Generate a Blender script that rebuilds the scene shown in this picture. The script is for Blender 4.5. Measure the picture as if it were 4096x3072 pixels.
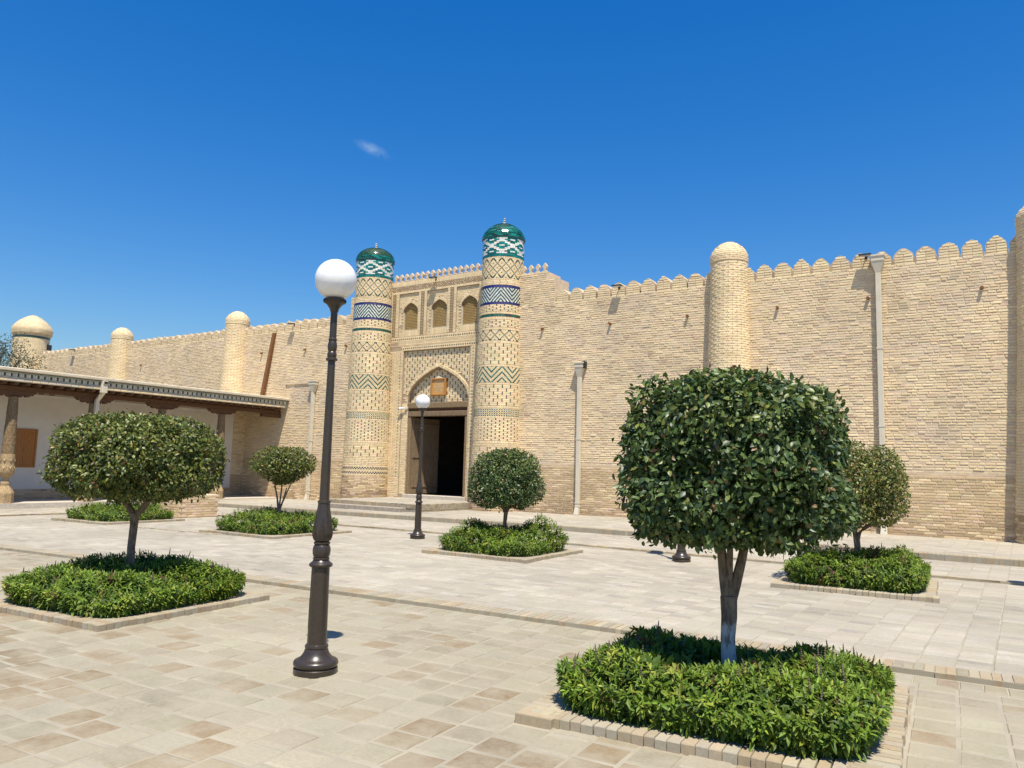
import bpy, math, random
import numpy as np
from mathutils import Matrix, Vector, noise
for o in list(bpy.data.objects): bpy.data.objects.remove(o)
random.seed(7); rng=np.random.default_rng(7)
SC=bpy.context.scene; COL=SC.collection
# ------------------------------------------------------------------ camera
RC=np.array([[0.83347073,0.03732627,0.55130145],[0.55191386,-0.10460556,-0.82731419],[0.02678864,0.99381307,-0.10778655]])
CAM=np.array([0.,0.,1.6]); FPX=3070/4
cd=bpy.data.cameras.new('camera'); cam=bpy.data.objects.new('camera',cd); COL.objects.link(cam)
cd.sensor_fit='HORIZONTAL'; cd.sensor_width=36; cd.lens=36*3070/4096; cd.clip_start=.05; cd.clip_end=6000
cam.matrix_world=Matrix.Translation(CAM)@Matrix(RC.tolist()).to_4x4(); SC.camera=cam
SC.render.resolution_x=1024; SC.render.resolution_y=768
# ------------------------------------------------------------------ sky, sun, exposure
SUN=np.array([.274,-.285,.917]); SUN/=np.linalg.norm(SUN)
W=bpy.data.worlds.new('World'); SC.world=W; W.use_nodes=True
nt=W.node_tree; bg=nt.nodes['Background']
sky=nt.nodes.new('ShaderNodeTexSky'); sky.sky_type='NISHITA'; sky.sun_disc=False
sky.sun_elevation=math.asin(SUN[2]); sky.sun_rotation=math.atan2(SUN[0],SUN[1])
sky.air_density=1.5; sky.dust_density=1.0; sky.ozone_density=10.0; sky.altitude=100
hs=nt.nodes.new('ShaderNodeHueSaturation'); hs.inputs['Saturation'].default_value=1.313; hs.inputs['Value'].default_value=1.0; hs.inputs['Hue'].default_value=.509
nt.links.new(sky.outputs[0],hs.inputs['Color'])
# one wisp of cloud above the gate
cdir=RC@np.array([(1495-2048)/3070,-(600-1536)/3070,-1]); cdir/=np.linalg.norm(cdir)
geo=nt.nodes.new('ShaderNodeNewGeometry')
sub=nt.nodes.new('ShaderNodeVectorMath'); sub.operation='ADD'; sub.inputs[1].default_value=tuple(cdir)
mp=nt.nodes.new('ShaderNodeMapping'); mp.vector_type='TEXTURE'
mp.inputs['Rotation'].default_value=(0,math.radians(18),math.atan2(cdir[1],cdir[0])-math.pi/2); mp.inputs['Scale'].default_value=(.030,.06,.0085)
ln=nt.nodes.new('ShaderNodeVectorMath'); ln.operation='LENGTH'
mr=nt.nodes.new('ShaderNodeMapRange'); mr.interpolation_type='SMOOTHSTEP'
mr.inputs['From Min'].default_value=1.0; mr.inputs['From Max'].default_value=0.0
nz=nt.nodes.new('ShaderNodeTexNoise'); nz.inputs['Scale'].default_value=60; nz.inputs['Detail'].default_value=7; nz.inputs['Roughness'].default_value=.62
mr2=nt.nodes.new('ShaderNodeMapRange'); mr2.inputs['From Min'].default_value=.34; mr2.inputs['From Max'].default_value=.80
mu=nt.nodes.new('ShaderNodeMath'); mu.operation='MULTIPLY'; mu.use_clamp=True
mx=nt.nodes.new('ShaderNodeMix'); mx.data_type='RGBA'; mx.inputs['B'].default_value=(2.3,3.5,5.4,1)
L=nt.links.new
L(geo.outputs['Incoming'],sub.inputs[0]); L(sub.outputs[0],mp.inputs[0]); L(mp.outputs[0],ln.inputs[0]); L(ln.outputs['Value'],mr.inputs[0])
L(geo.outputs['Incoming'],nz.inputs['Vector']); L(nz.outputs[0],mr2.inputs[0]); L(mr.outputs[0],mu.inputs[0]); L(mr2.outputs[0],mu.inputs[1])
L(mu.outputs[0],mx.inputs['Factor']); L(hs.outputs[0],mx.inputs['A']); L(mx.outputs['Result'],bg.inputs['Color'])
bg.inputs['Strength'].default_value=.097
sd=bpy.data.lights.new('sun','SUN'); sd.energy=5.0; sd.angle=math.radians(.53); sd.color=(1,.935,.82)
so=bpy.data.objects.new('sun',sd); COL.objects.link(so)
so.rotation_euler=Vector(SUN).to_track_quat('Z','Y').to_euler(); so.location=(4,-4,30)
vs=SC.view_settings; vs.view_transform='Standard'; vs.look='None'; vs.exposure=.56; vs.gamma=1; vs.use_curve_mapping=False
SC.cycles.max_bounces=8; SC.cycles.diffuse_bounces=5; SC.cycles.transparent_max_bounces=8

# ------------------------------------------------------------------ helpers
def proj(P):
    c=RC.T@(np.asarray(P,float)-CAM)
    if c[2]>-.3: return None
    return 512+FPX*c[0]/-c[2],384-FPX*c[1]/-c[2],-c[2]
def in_frame(P,m=0):
    q=proj(P); return q is not None and -m<q[0]<1024+m and -m<q[1]<768+m
def tag(o,label=None,cat=None,group=None,kind=None):
    if label: o['label']=label
    if cat: o['category']=cat
    if group: o['group']=group
    if kind: o['kind']=kind
    return o
def empty(name,loc,label,cat,group=None,rz=0):
    o=bpy.data.objects.new(name,None); COL.objects.link(o); o.location=loc; o.rotation_euler=(0,0,rz); o.empty_display_size=.1
    return tag(o,label,cat,group)
def pmat(p):
    return (Matrix.Translation(p.location)@p.rotation_euler.to_matrix().to_4x4()).inverted()
def world_inv(p):
    if p is not None and p.type=='EMPTY' and p.parent is None: return pmat(p)
    return Matrix.Identity(4)      # meshes are built in world coordinates
def put(name,mesh,mat=None,parent=None,world=True):
    o=bpy.data.objects.new(name,mesh); COL.objects.link(o)
    if mat is not None and len(mesh.materials)==0: mesh.materials.append(mat)
    if parent is not None:
        o.parent=parent
        if world: o.matrix_parent_inverse=world_inv(parent)
    return o
def quad_mesh(name,V,Q,C=None,smooth=False):
    V=np.asarray(V,np.float32).reshape(-1,3); Q=np.asarray(Q,np.int32).reshape(-1,4)
    me=bpy.data.meshes.new(name); me.vertices.add(len(V)); me.vertices.foreach_set('co',V.ravel())
    me.loops.add(Q.size); me.loops.foreach_set('vertex_index',Q.ravel())
    me.polygons.add(len(Q)); me.polygons.foreach_set('loop_start',np.arange(0,Q.size,4,dtype=np.int32))
    if C is not None:
        a=me.attributes.new('Col','FLOAT_COLOR','POINT'); C=np.asarray(C,np.float32)
        a.data.foreach_set('color',np.concatenate([C,np.ones((len(C),1),np.float32)],1).ravel())
    me.update(calc_edges=True)
    me.polygons.foreach_set('use_smooth',np.full(len(Q),bool(smooth)))
    return me
def py_mesh(name,V,F,smooth=False):
    me=bpy.data.meshes.new(name); me.from_pydata([tuple(map(float,v)) for v in V],[],F); me.update()
    me.polygons.foreach_set('use_smooth',[bool(smooth)]*len(F))
    return me
class G:
    "collects quads and n-gons for one mesh"
    def __init__(s): s.V=[]; s.F=[]
    def add(s,V,F):
        b=len(s.V); s.V+= [tuple(v) for v in V]; s.F+=[tuple(b+i for i in f) for f in F]; return s
    def box(s,x0,x1,y0,y1,z0,z1,bev=0):
        if bev:
            b=min(bev,(x1-x0)*.45,(y1-y0)*.45,(z1-z0)*.45); V=[];idx={}
            for ax in range(3):
                for i in (0,1):
                    for j in (0,1):
                        for k in (0,1):
                            p=[(x0,x1)[i],(y0,y1)[j],(z0,z1)[k]]; sg=[1 if i==0 else -1,1 if j==0 else -1,1 if k==0 else -1]
                            for a in range(3):
                                if a!=ax: p[a]+=sg[a]*b
                            idx[(ax,i,j,k)]=len(V); V.append(p)
            F=[]
            I=lambda ax,i,j,k: idx[(ax,i,j,k)]
            F+=[(I(0,0,0,0),I(0,0,0,1),I(0,0,1,1),I(0,0,1,0)),(I(0,1,0,0),I(0,1,1,0),I(0,1,1,1),I(0,1,0,1))]
            F+=[(I(1,0,0,0),I(1,1,0,0),I(1,1,0,1),I(1,0,0,1)),(I(1,0,1,0),I(1,0,1,1),I(1,1,1,1),I(1,1,1,0))]
            F+=[(I(2,0,0,0),I(2,0,1,0),I(2,1,1,0),I(2,1,0,0)),(I(2,0,0,1),I(2,1,0,1),I(2,1,1,1),I(2,0,1,1))]
            for i in (0,1):
                for j in (0,1):
                    F.append((I(0,i,j,0),I(0,i,j,1),I(1,i,j,1),I(1,i,j,0)))
                    F.append((I(0,i,0,j),I(0,i,1,j),I(2,i,1,j),I(2,i,0,j)))
                    F.append((I(1,0,i,j),I(1,1,i,j),I(2,1,i,j),I(2,0,i,j)))
            for i in (0,1):
                for j in (0,1):
                    for k in (0,1): F.append((I(0,i,j,k),I(1,i,j,k),I(2,i,j,k)))
            return s.add(V,F)
        V=[(x0,y0,z0),(x1,y0,z0),(x1,y1,z0),(x0,y1,z0),(x0,y0,z1),(x1,y0,z1),(x1,y1,z1),(x0,y1,z1)]
        return s.add(V,[(3,2,1,0),(4,5,6,7),(0,1,5,4),(1,2,6,5),(2,3,7,6),(3,0,4,7)])
    def prism(s,poly,axis,a,b):
        "poly: list of 2D points; axis 'y': (x,z) extruded y a..b; 'x': (y,z); 'z': (x,y)"
        n=len(poly)
        f={'y':lambda p,t:(p[0],t,p[1]),'x':lambda p,t:(t,p[0],p[1]),'z':lambda p,t:(p[0],p[1],t)}[axis]
        V=[f(p,a) for p in poly]+[f(p,b) for p in poly]
        return s.add(V,[tuple(range(n))[::-1],tuple(range(n,2*n))]+[(i,(i+1)%n,n+(i+1)%n,n+i) for i in range(n)])
    def lathe(s,prof,seg=32,c=(0,0,0),cap=True):
        V=[];F=[]
        for r,z in prof:
            for i in range(seg):
                a=2*math.pi*i/seg; V.append((c[0]+r*math.cos(a),c[1]+r*math.sin(a),c[2]+z))
        for k in range(len(prof)-1):
            for i in range(seg):
                j=(i+1)%seg; F.append((k*seg+i,k*seg+j,(k+1)*seg+j,(k+1)*seg+i))
        if cap: F.append(tuple(range(seg))[::-1]); F.append(tuple((len(prof)-1)*seg+i for i in range(seg)))
        return s.add(V,F)
    def tube(s,pts,rad,seg=8,cap=True):
        pts=[Vector(p) for p in pts]; V=[];F=[]; up=Vector((.31,.17,.93)).normalized()
        for k,p in enumerate(pts):
            d=(pts[min(k+1,len(pts)-1)]-pts[max(k-1,0)]).normalized()
            a=d.cross(up if abs(d.dot(up))<.95 else Vector((1,0,0))).normalized(); b=d.cross(a)
            r=rad[k] if hasattr(rad,'__len__') else rad
            for i in range(seg):
                t=2*math.pi*i/seg; V.append(tuple(p+a*(r*math.cos(t))+b*(r*math.sin(t))))
        for k in range(len(pts)-1):
            for i in range(seg):
                j=(i+1)%seg; F.append((k*seg+i,(k+1)*seg+i,(k+1)*seg+j,k*seg+j))
        if cap: F.append(tuple(range(seg))); F.append(tuple((len(pts)-1)*seg+i for i in range(seg))[::-1])
        return s.add(V,F)
    def obj(s,name,mat,parent=None,world=True,smooth=False):
        import bmesh
        me=py_mesh(name,s.V,s.F,False)
        bm=bmesh.new(); bm.from_mesh(me); bmesh.ops.recalc_face_normals(bm,faces=bm.faces); bm.to_mesh(me); bm.free()
        if smooth:
            me.polygons.foreach_set('use_smooth',[True]*len(me.polygons))
            me.set_sharp_from_angle(angle=math.radians(38))
        return put(name,me,mat,parent,world)

# ------------------------------------------------------------------ materials
def nodes(name):
    m=bpy.data.materials.new(name); m.use_nodes=True; t=m.node_tree; b=t.nodes['Principled BSDF']; return m,t,b
def N(t,k,**kw):
    n=t.nodes.new(k)
    for a,v in kw.items(): setattr(n,a,v)
    return n
def noise_node(t,scale,detail=4,rough=.55,coord='Object',vscale=None):
    tc=N(t,'ShaderNodeNewGeometry'); n=N(t,'ShaderNodeTexNoise'); n.inputs['Scale'].default_value=scale; n.inputs['Detail'].default_value=detail; n.inputs['Roughness'].default_value=rough
    if vscale:
        mp=N(t,'ShaderNodeVectorMath',operation='MULTIPLY'); mp.inputs[1].default_value=vscale; t.links.new(tc.outputs['Position'],mp.inputs[0]); t.links.new(mp.outputs[0],n.inputs['Vector'])
    else: t.links.new(tc.outputs['Position'],n.inputs['Vector'])
    return n
def ramp(t,src,lo,hi,a,b):
    m=N(t,'ShaderNodeMapRange'); m.inputs[1].default_value=lo; m.inputs[2].default_value=hi; m.inputs[3].default_value=a; m.inputs[4].default_value=b
    t.links.new(src,m.inputs[0]); return m.outputs[0]
def mult(t,col,fac):
    v=N(t,'ShaderNodeVectorMath',operation='SCALE'); t.links.new(col,v.inputs[0]); t.links.new(fac,v.inputs['Scale']); return v.outputs[0]
def mixc(t,fac,a,b):
    m=N(t,'ShaderNodeMix',data_type='RGBA'); t.links.new(fac,m.inputs['Factor'])
    for s,x in (('A',a),('B',b)):
        if isinstance(x,tuple): m.inputs[s].default_value=(*x,1)
        else: t.links.new(x,m.inputs[s])
    return m.outputs['Result']
def bump(t,b,h,st,dist):
    n=N(t,'ShaderNodeBump'); n.inputs['Strength'].default_value=st; n.inputs['Distance'].default_value=dist; t.links.new(h,n.inputs['Height']); t.links.new(n.outputs[0],b.inputs['Normal'])
def source(t,src):
    if src=='obj': return N(t,'ShaderNodeObjectInfo').outputs['Color']
    a=N(t,'ShaderNodeAttribute'); a.attribute_name='Col'; return a.outputs['Color']
def masonry(name,src,rough=.9,fine=60,fs=.14,big=1.3,bs=.09,bst=.35,bd=.004,spec=.2,dust=None,dustf=(.5,.75,0,.6)):
    m,t,b=nodes(name); c=source(t,src)
    n1=noise_node(t,fine,5,.65); n2=noise_node(t,big,4,.6)
    c=mult(t,c,ramp(t,n1.outputs[0],.3,.7,1-fs,1+fs)); c=mult(t,c,ramp(t,n2.outputs[0],.3,.7,1-bs,1+bs))
    if dust:
        n3=noise_node(t,3.2,6,.7); c=mixc(t,ramp(t,n3.outputs[0],*dustf),c,dust)
    t.links.new(c,b.inputs['Base Color']); b.inputs['Roughness'].default_value=rough; b.inputs['Specular IOR Level'].default_value=spec
    bump(t,b,n1.outputs[0],bst,bd); return m
def plain(name,col,rough=.6,fine=30,fs=.12,metal=0,spec=.5,bst=.15,bd=.002,col2=None,vs_=None,coat=0):
    m,t,b=nodes(name); n1=noise_node(t,fine,5,.6,vscale=vs_)
    c2=col2 or tuple(min(1,x*(1+2*fs)) for x in col); c1=col if col2 else tuple(x*(1-2*fs) for x in col)
    t.links.new(mixc(t,ramp(t,n1.outputs[0],.3,.7,0,1),c1,c2),b.inputs['Base Color'])
    b.inputs['Roughness'].default_value=rough; b.inputs['Metallic'].default_value=metal; b.inputs['Specular IOR Level'].default_value=spec
    if coat: b.inputs['Coat Weight'].default_value=coat; b.inputs['Coat Roughness'].default_value=.08
    if bst: bump(t,b,n1.outputs[0],bst,bd)
    return m
M={}
M['brick']=masonry('brick_joined','attr'); M['brick1']=masonry('brick_single','obj')
M['pave']=masonry('paving_joined','attr',rough=.88,fine=38,fs=.12,big=.75,bs=.13,bst=.5,bd=.003,dust=(.325,.288,.210),dustf=(.38,.66,.0,.75))
M['pave1']=masonry('paving_single','obj',rough=.85,fine=38,fs=.12,big=.75,bs=.13,bst=.5,bd=.003,dust=(.325,.288,.210),dustf=(.38,.66,.0,.75))
M['glaze']=masonry('glazed_tile','attr',rough=.16,fine=25,fs=.35,big=3,bs=.1,bst=.12,bd=.002,spec=.6)
M['glaze1']=masonry('glazed_tile_single','obj',rough=.16,fine=25,fs=.35,big=3,bs=.1,bst=.12,bd=.002,spec=.6)
M['mortar']=plain('mortar',(.52,.40,.27),.95,fine=9,col2=(.66,.52,.36),bst=.8,bd=.012,spec=.1)
M['mortar2']=plain('dark_joint_mortar',(.33,.25,.165),.95,fine=14,col2=(.43,.33,.22),bst=.6,bd=.01,spec=.1)  # darker mortar for the portal and gate towers, gives clearer joint lines
M['pmortar']=plain('sand_joint',(.265,.235,.175),.95,fine=2.2,col2=(.36,.32,.24),bst=.5,bd=.004,spec=.1)
M['plaster']=plain('white_plaster',(.64,.60,.535),.9,fine=1.6,col2=(.72,.68,.61),bst=.1,bd=.003,spec=.2)
M['coping']=plain('cream_coping',(.50,.43,.31),.85,fine=4,col2=(.60,.53,.40),bst=.2,spec=.2)
M['wood']=plain('dark_timber',(.075,.036,.017),.75,fine=9,col2=(.16,.082,.04),bst=.6,bd=.006,spec=.25,vs_=(6,.8,6))
M['wood2']=plain('brown_timber',(.13,.055,.02),.7,fine=9,col2=(.24,.11,.045),bst=.5,bd=.004,spec=.25,vs_=(5,5,.5))
M['oldwood']=plain('weathered_door_wood',(.11,.075,.042),.85,fine=8,col2=(.27,.19,.115),bst=.8,bd=.006,spec=.2,vs_=(8,8,.6))
M['carved']=plain('carved_weathered_wood',(.24,.165,.085),.85,fine=26,col2=(.46,.34,.19),bst=1,bd=.012,spec=.2)
M['shutter']=plain('varnished_shutter',(.27,.105,.022),.45,fine=8,col2=(.44,.19,.05),bst=.2,spec=.4,vs_=(5,5,.6))
M['lampmetal']=plain('bronze_black_paint',(.030,.022,.016),.31,fine=60,col2=(.046,.035,.025),bst=.05,spec=.5,metal=.0)
M['pipe']=plain('cream_painted_sheet',(.55,.49,.37),.5,fine=3,col2=(.62,.56,.43),bst=.03,spec=.4)
M['black']=plain('black_housing',(.012,.012,.013),.5,fine=20,col2=(.02,.02,.02),bst=0)
M['soil']=plain('soil',(.05,.034,.02),.95,fine=20,col2=(.10,.07,.045),bst=1,bd=.02)
M['stone']=plain('pale_stone',(.40,.35,.28),.85,fine=9,col2=(.54,.48,.39),bst=.5,bd=.006)
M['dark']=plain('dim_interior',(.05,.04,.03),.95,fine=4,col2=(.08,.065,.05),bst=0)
M['sheet']=plain('grey_roof_sheet',(.42,.45,.47),.4,fine=2,col2=(.5,.53,.55),bst=0,metal=.3)
M['whitebox']=plain('white_plastic',(.75,.75,.74),.4,fine=3,fs=.02,bst=0)
# frosted globe: white opal plastic
m,t,b=nodes('opal_globe'); n9=noise_node(t,14,5,.6); t.links.new(mixc(t,ramp(t,n9.outputs[0],.35,.7,0,1),(.80,.80,.785),(.72,.71,.69)),b.inputs['Base Color']); b.inputs['Roughness'].default_value=.12; b.inputs['Subsurface Weight'].default_value=.35; b.inputs['Subsurface Radius'].default_value=(.1,.1,.1); b.inputs['Subsurface Scale'].default_value=.4; M['globe']=m
M['doorwood']=plain('carved_door_frame',(.13,.09,.047),.85,fine=24,col2=(.30,.215,.12),bst=1,bd=.012,spec=.2)
# plaque
M['plaque']=plain('amber_plaque',(.42,.20,.045),.4,fine=6,col2=(.62,.34,.10),bst=.1,spec=.5)
M['plaqueframe']=plain('carved_plaque_frame',(.26,.11,.025),.5,fine=55,col2=(.5,.24,.06),bst=.8,bd=.006)
M['letter']=plain('pale_lettering',(.72,.62,.42),.5,fine=20,fs=.05,bst=0)
def leafmat(name,src,rough=.42,tr=.22,spec=.42):
    m,t,b=nodes(name); c=source(t,src); n1=noise_node(t,45,3,.6); c=mult(t,c,ramp(t,n1.outputs[0],.3,.7,.8,1.2))
    t.links.new(c,b.inputs['Base Color']); b.inputs['Roughness'].default_value=rough; b.inputs['Specular IOR Level'].default_value=spec
    tl=N(t,'ShaderNodeBsdfTranslucent'); t.links.new(c,tl.inputs['Color']); ms=N(t,'ShaderNodeMixShader'); ms.inputs[0].default_value=tr
    t.links.new(b.outputs[0],ms.inputs[1]); t.links.new(tl.outputs[0],ms.inputs[2]); t.links.new(ms.outputs[0],t.nodes['Material Output'].inputs['Surface'])
    return m
M['leaf']=leafmat('tree_leaf_joined','attr'); M['leaf1']=leafmat('tree_leaf_single','obj')
M['basil']=leafmat('bed_leaf_joined','attr',.5,.36,.35); M['basil1']=leafmat('bed_leaf_single','obj',.5,.36,.35)
# bark with limewash at the foot
def barkmat(name,zw):
    m,t,b=nodes(name); n1=noise_node(t,34,6,.7,vscale=(1,1,.28)); c=mixc(t,ramp(t,n1.outputs[0],.35,.65,0,1),(.085,.064,.046),(.27,.205,.15))
    g=N(t,'ShaderNodeNewGeometry'); s=N(t,'ShaderNodeSeparateXYZ'); t.links.new(g.outputs['Position'],s.inputs[0])
    n2=noise_node(t,22,4,.7); a=N(t,'ShaderNodeMath',operation='MULTIPLY_ADD'); a.inputs[1].default_value=.12; t.links.new(n2.outputs[0],a.inputs[0]); t.links.new(s.outputs['Z'],a.inputs[2])
    w=ramp(t,a.outputs[0],zw+.04,zw+.07,.85,0); crack=ramp(t,n1.outputs[0],.42,.52,.25,1); mm=N(t,'ShaderNodeMath',operation='MULTIPLY'); t.links.new(w,mm.inputs[0]); t.links.new(crack,mm.inputs[1])
    t.links.new(mixc(t,mm.outputs[0],c,(.55,.53,.50)),b.inputs['Base Color']); b.inputs['Roughness'].default_value=.9; b.inputs['Specular IOR Level'].default_value=.2
    bump(t,b,n1.outputs[0],.9,.012); return m

# ------------------------------------------------------------------ bricks
def tmpl(chamf):
    if chamf:
        V=[(-.5,-.5,0),(.5,-.5,0),(.5,.5,0),(-.5,.5,0)]; i=.47
        V+=[(-.5,-.5,.62),(.5,-.5,.62),(.5,.5,.62),(-.5,.5,.62)]
        V+=[(-i,-.5+.09,1),(i,-.5+.09,1),(i,.5-.09,1),(-i,.5-.09,1)]
        Q=[(0,1,5,4),(1,2,6,5),(2,3,7,6),(3,0,4,7),(4,5,9,8),(5,6,10,9),(6,7,11,10),(7,4,8,11),(8,9,10,11)]
    else:
        V=[(-.5,-.5,0),(.5,-.5,0),(.5,.5,0),(-.5,.5,0),(-.5,-.5,1),(.5,-.5,1),(.5,.5,1),(-.5,.5,1)]
        Q=[(0,1,5,4),(1,2,6,5),(2,3,7,6),(3,0,4,7),(4,5,6,7)]
    return np.array(V,float),np.array(Q,int)
_variants={}
def unit_bricks(mat,jit,flat=False):
    k=(mat.name,jit,flat)
    if k not in _variants:
        L_=[]
        for i in range(8):
            V,Q=tmpl(True); r=np.random.default_rng(100+i); V=V+np.c_[r.normal(0,jit*.35,12),r.normal(0,jit,12),r.normal(0,jit*.8,12)*(V[:,2]>0)]
            if flat: V[4:8,2]+=.30; V[8:12,1]*=1.17
            me=quad_mesh('brick_piece',V,Q); me.materials.append(mat); L_.append(me)
        _variants[k]=L_
    return _variants[k]
class Bricks:
    def __init__(s): s.o=[];s.x=[];s.y=[];s.n=[];s.s=[];s.c=[]
    def add(s,o,ex,ey,n,l,h,d,c): s.o.append(o);s.x.append(ex);s.y.append(ey);s.n.append(n);s.s.append((l,h,d));s.c.append(c)
    def arrays(s): return [np.array(a,float) for a in (s.o,s.x,s.y,s.n,s.s,s.c)]
    def build(s,parent,name,stuffname,m_join,m_one,n_single=300,chamf=True,jit=.045,minpx=2.5,world=True):
        o,x,y,n,sz,c=s.arrays(); k=len(o)
        if k==0: return
        single=np.zeros(k,bool)
        if n_single:
            cc=(o-CAM)@RC; dep=-cc[:,2]; u=512+FPX*cc[:,0]/np.maximum(dep,.1); v=384-FPX*cc[:,1]/np.maximum(dep,.1)
            vis=(dep>.5)&(u>0)&(u<1024)&(v>0)&(v<768)&(np.einsum('ij,ij->i',n,CAM-o)>0)
            face=np.abs(np.einsum('ij,ij->i',n,(CAM-o)/np.linalg.norm(CAM-o,axis=1)[:,None]))
            score=np.where(vis,np.minimum(sz[:,0]/dep,.4)*FPX*np.sqrt(face)*np.sqrt(sz[:,1]/sz[:,0]),-1)
            idx=np.argsort(-score)[:n_single]; idx=idx[score[idx]>minpx*.35]; single[idx]=True
            vars_=unit_bricks(m_one,jit,bool(np.median(sz[:,2])>.05))
            for i in idx:
                ob=bpy.data.objects.new(name,vars_[int(rng.integers(8))]); COL.objects.link(ob); ob.color=(*c[i],1)
                mt=Matrix([[x[i][a]*sz[i][0],y[i][a]*sz[i][1],n[i][a]*sz[i][2],o[i][a]] for a in range(3)]+[[0,0,0,1]])
                ob.parent=parent; ob.matrix_basis=(world_inv(parent) if (parent and world) else Matrix.Identity(4))@mt
        r=~single
        if r.sum()==0: return
        o,x,y,n,sz,c=o[r],x[r],y[r],n[r],sz[r],c[r]; k=len(o); TV,TQ=tmpl(chamf); nv=len(TV)
        P=np.repeat(TV[None],k,0)
        if jit:
            P=P+np.stack([rng.normal(0,jit*.35,(k,nv)),rng.normal(0,jit,(k,nv)),rng.normal(0,jit*.8,(k,nv))*(TV[:,2]>0)],-1)
        if chamf and np.median(sz[:,2])>.05: P[:,8:12,1]*=1.17
        if chamf: P[:,4:8,2]+=(np.maximum(.62,1-.007/sz[:,2])-.62)[:,None]
        P=P*sz[:,None,:]
        Vw=o[:,None,:]+P[:,:,0:1]*x[:,None,:]+P[:,:,1:2]*y[:,None,:]+P[:,:,2:3]*n[:,None,:]
        Q=(TQ[None]+np.arange(k)[:,None,None]*nv).reshape(-1,4)
        me=quad_mesh(stuffname,Vw.reshape(-1,3),Q,np.repeat(c,nv,0)); ob=put(stuffname,me,m_join,parent,world)
        if n_single and single.any() or k>300: ob['kind']='stuff'
        return ob
def vary(c,a=.1,h=.03):
    k=1+random.uniform(-a,a); return tuple(max(.003,x*k*(1+random.uniform(-h,h))) for x in c)
def fbm(x,y,z=0): return noise.fractal(Vector((x,y,z)),1.0,2.0,4)
CREAM=(.72,.575,.35); CREAM2=(.68,.53,.315); TAN=(.535,.40,.225); BROWN=(.41,.29,.165); PINK=(.60,.44,.295); GREYB=(.61,.485,.315)

# ------------------------------------------------------------------ ground levels
WY=21.55; PY=21.90
def tilt(x): return .0075*min(0.,x+10)
def curb_y(x): return 7.325+.0686*x
def gz(x,y):
    return (0 if y<curb_y(x) else .04 if y<14.1 else .07 if y<16.8 else .18)+tilt(x)
def strip(name,y0,y1,z,mat,kind='structure'):
    xs=[-70,-40,-22,-10,0,30,60]; V=[];F=[]
    for x in xs:
        a=y0(x) if callable(y0) else y0; b_=y1(x) if callable(y1) else y1
        V+=[(x,a,z+tilt(x)),(x,b_,z+tilt(x)),(x,a,z+tilt(x)-.6),(x,b_,z+tilt(x)-.6)]
    for i in range(len(xs)-1):
        k=4*i; F+=[(k,k+4,k+5,k+1),(k,k+2,k+6,k+4)]
    g=G(); g.add(V,F); o=g.obj(name,mat); o['kind']=kind; return o
g=G(); g.box(-3000,3000,-3000,3000,-.8,-.7); o=g.obj('ground',M['pmortar']); o['kind']='structure'
zoneA=strip('lower_plaza_paving',-14,curb_y,-.003,M['pmortar'])
zoneB=strip('plaza_paving',curb_y,14.1,.037,M['pmortar'])
zoneC=strip('upper_plaza_paving',14.1,16.8,.067,M['pmortar'])
zoneT=strip('terrace_paving',16.8,23.5,.177,M['pmortar'])
PC=[(.335,.302,.242),(.318,.285,.228),(.375,.34,.275),(.36,.322,.258),(.345,.308,.245),(.29,.262,.212),(.275,.245,.20)]
PCA=[(.280,.248,.172),(.266,.233,.160),(.290,.258,.182),(.256,.224,.156),(.300,.270,.194),(.244,.192,.122),(.228,.172,.104)]
def pave(bs,a,e1,e2,o,inside,wid,lens,pal,lift=.0045,zf=None,gap=.012):
    "columns along e2, pieces laid across"
    for i in range(a[0],a[1]):
        v=a[2]+random.uniform(0,.28)
        while v<a[3]:
            l=random.choice(lens)*random.uniform(.94,1.05)
            cx_=o[0]+e1[0]*(i+.5)*wid+e2[0]*(v+l/2); cy_=o[1]+e1[1]*(i+.5)*wid+e2[1]*(v+l/2)
            v+=l
            if not inside(cx_,cy_): continue
            z=gz(cx_,cy_) if zf is None else zf(cx_,cy_)
            if not in_frame((cx_,cy_,z),150): continue
            br=random.random()<(.46 if fbm(cx_*.3+7,cy_*.3,1.7)>.04 else .08); c=random.choice(pal[-2:]) if br else random.choice(pal[:-2]); k=1+.16*fbm(cx_*.35,cy_*.35,3.1)
            tx,ty=random.gauss(0,.004),random.gauss(0,.004)
            n=Vector((tx,ty,1)).normalized(); rz=random.gauss(0,.008)
            ex=Vector((e1[0]*math.cos(rz)-e1[1]*math.sin(rz),e1[1]*math.cos(rz)+e1[0]*math.sin(rz),0)); ey=n.cross(ex).normalized(); ex=ey.cross(n)
            bs.add((cx_,cy_,z-.016),ex,ey,n,wid-gap*random.uniform(.7,1.5),l-gap*random.uniform(.7,1.5),.016+lift*random.uniform(-.15,1),vary(tuple(x*k for x in c),.07,.014))
th=math.radians(4.0); E1=(math.cos(th),math.sin(th)); E2=(-math.sin(th),math.cos(th))
b=Bricks(); pave(b,(-75,22,-4,9),E1,E2,(0,0),lambda x,y:y<curb_y(x)-.30 and y>.6,.27,[.27,.27,.27,.25,.29],PCA,gap=.017); b.build(zoneA,'paving_tile','paving_tiles_joined',M['pave'],M['pave1'],300,jit=.02)
b=Bricks(); pave(b,(-110,22,4,16),(1,0),(0,1),(0,0),lambda x,y:y>curb_y(x)+.30 and y<13.9,.275,[.135,.135,.14,.27,.13],PC); b.build(zoneB,'paving_brick','paving_bricks_joined',M['pave'],M['pave1'],300,jit=.012)
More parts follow.
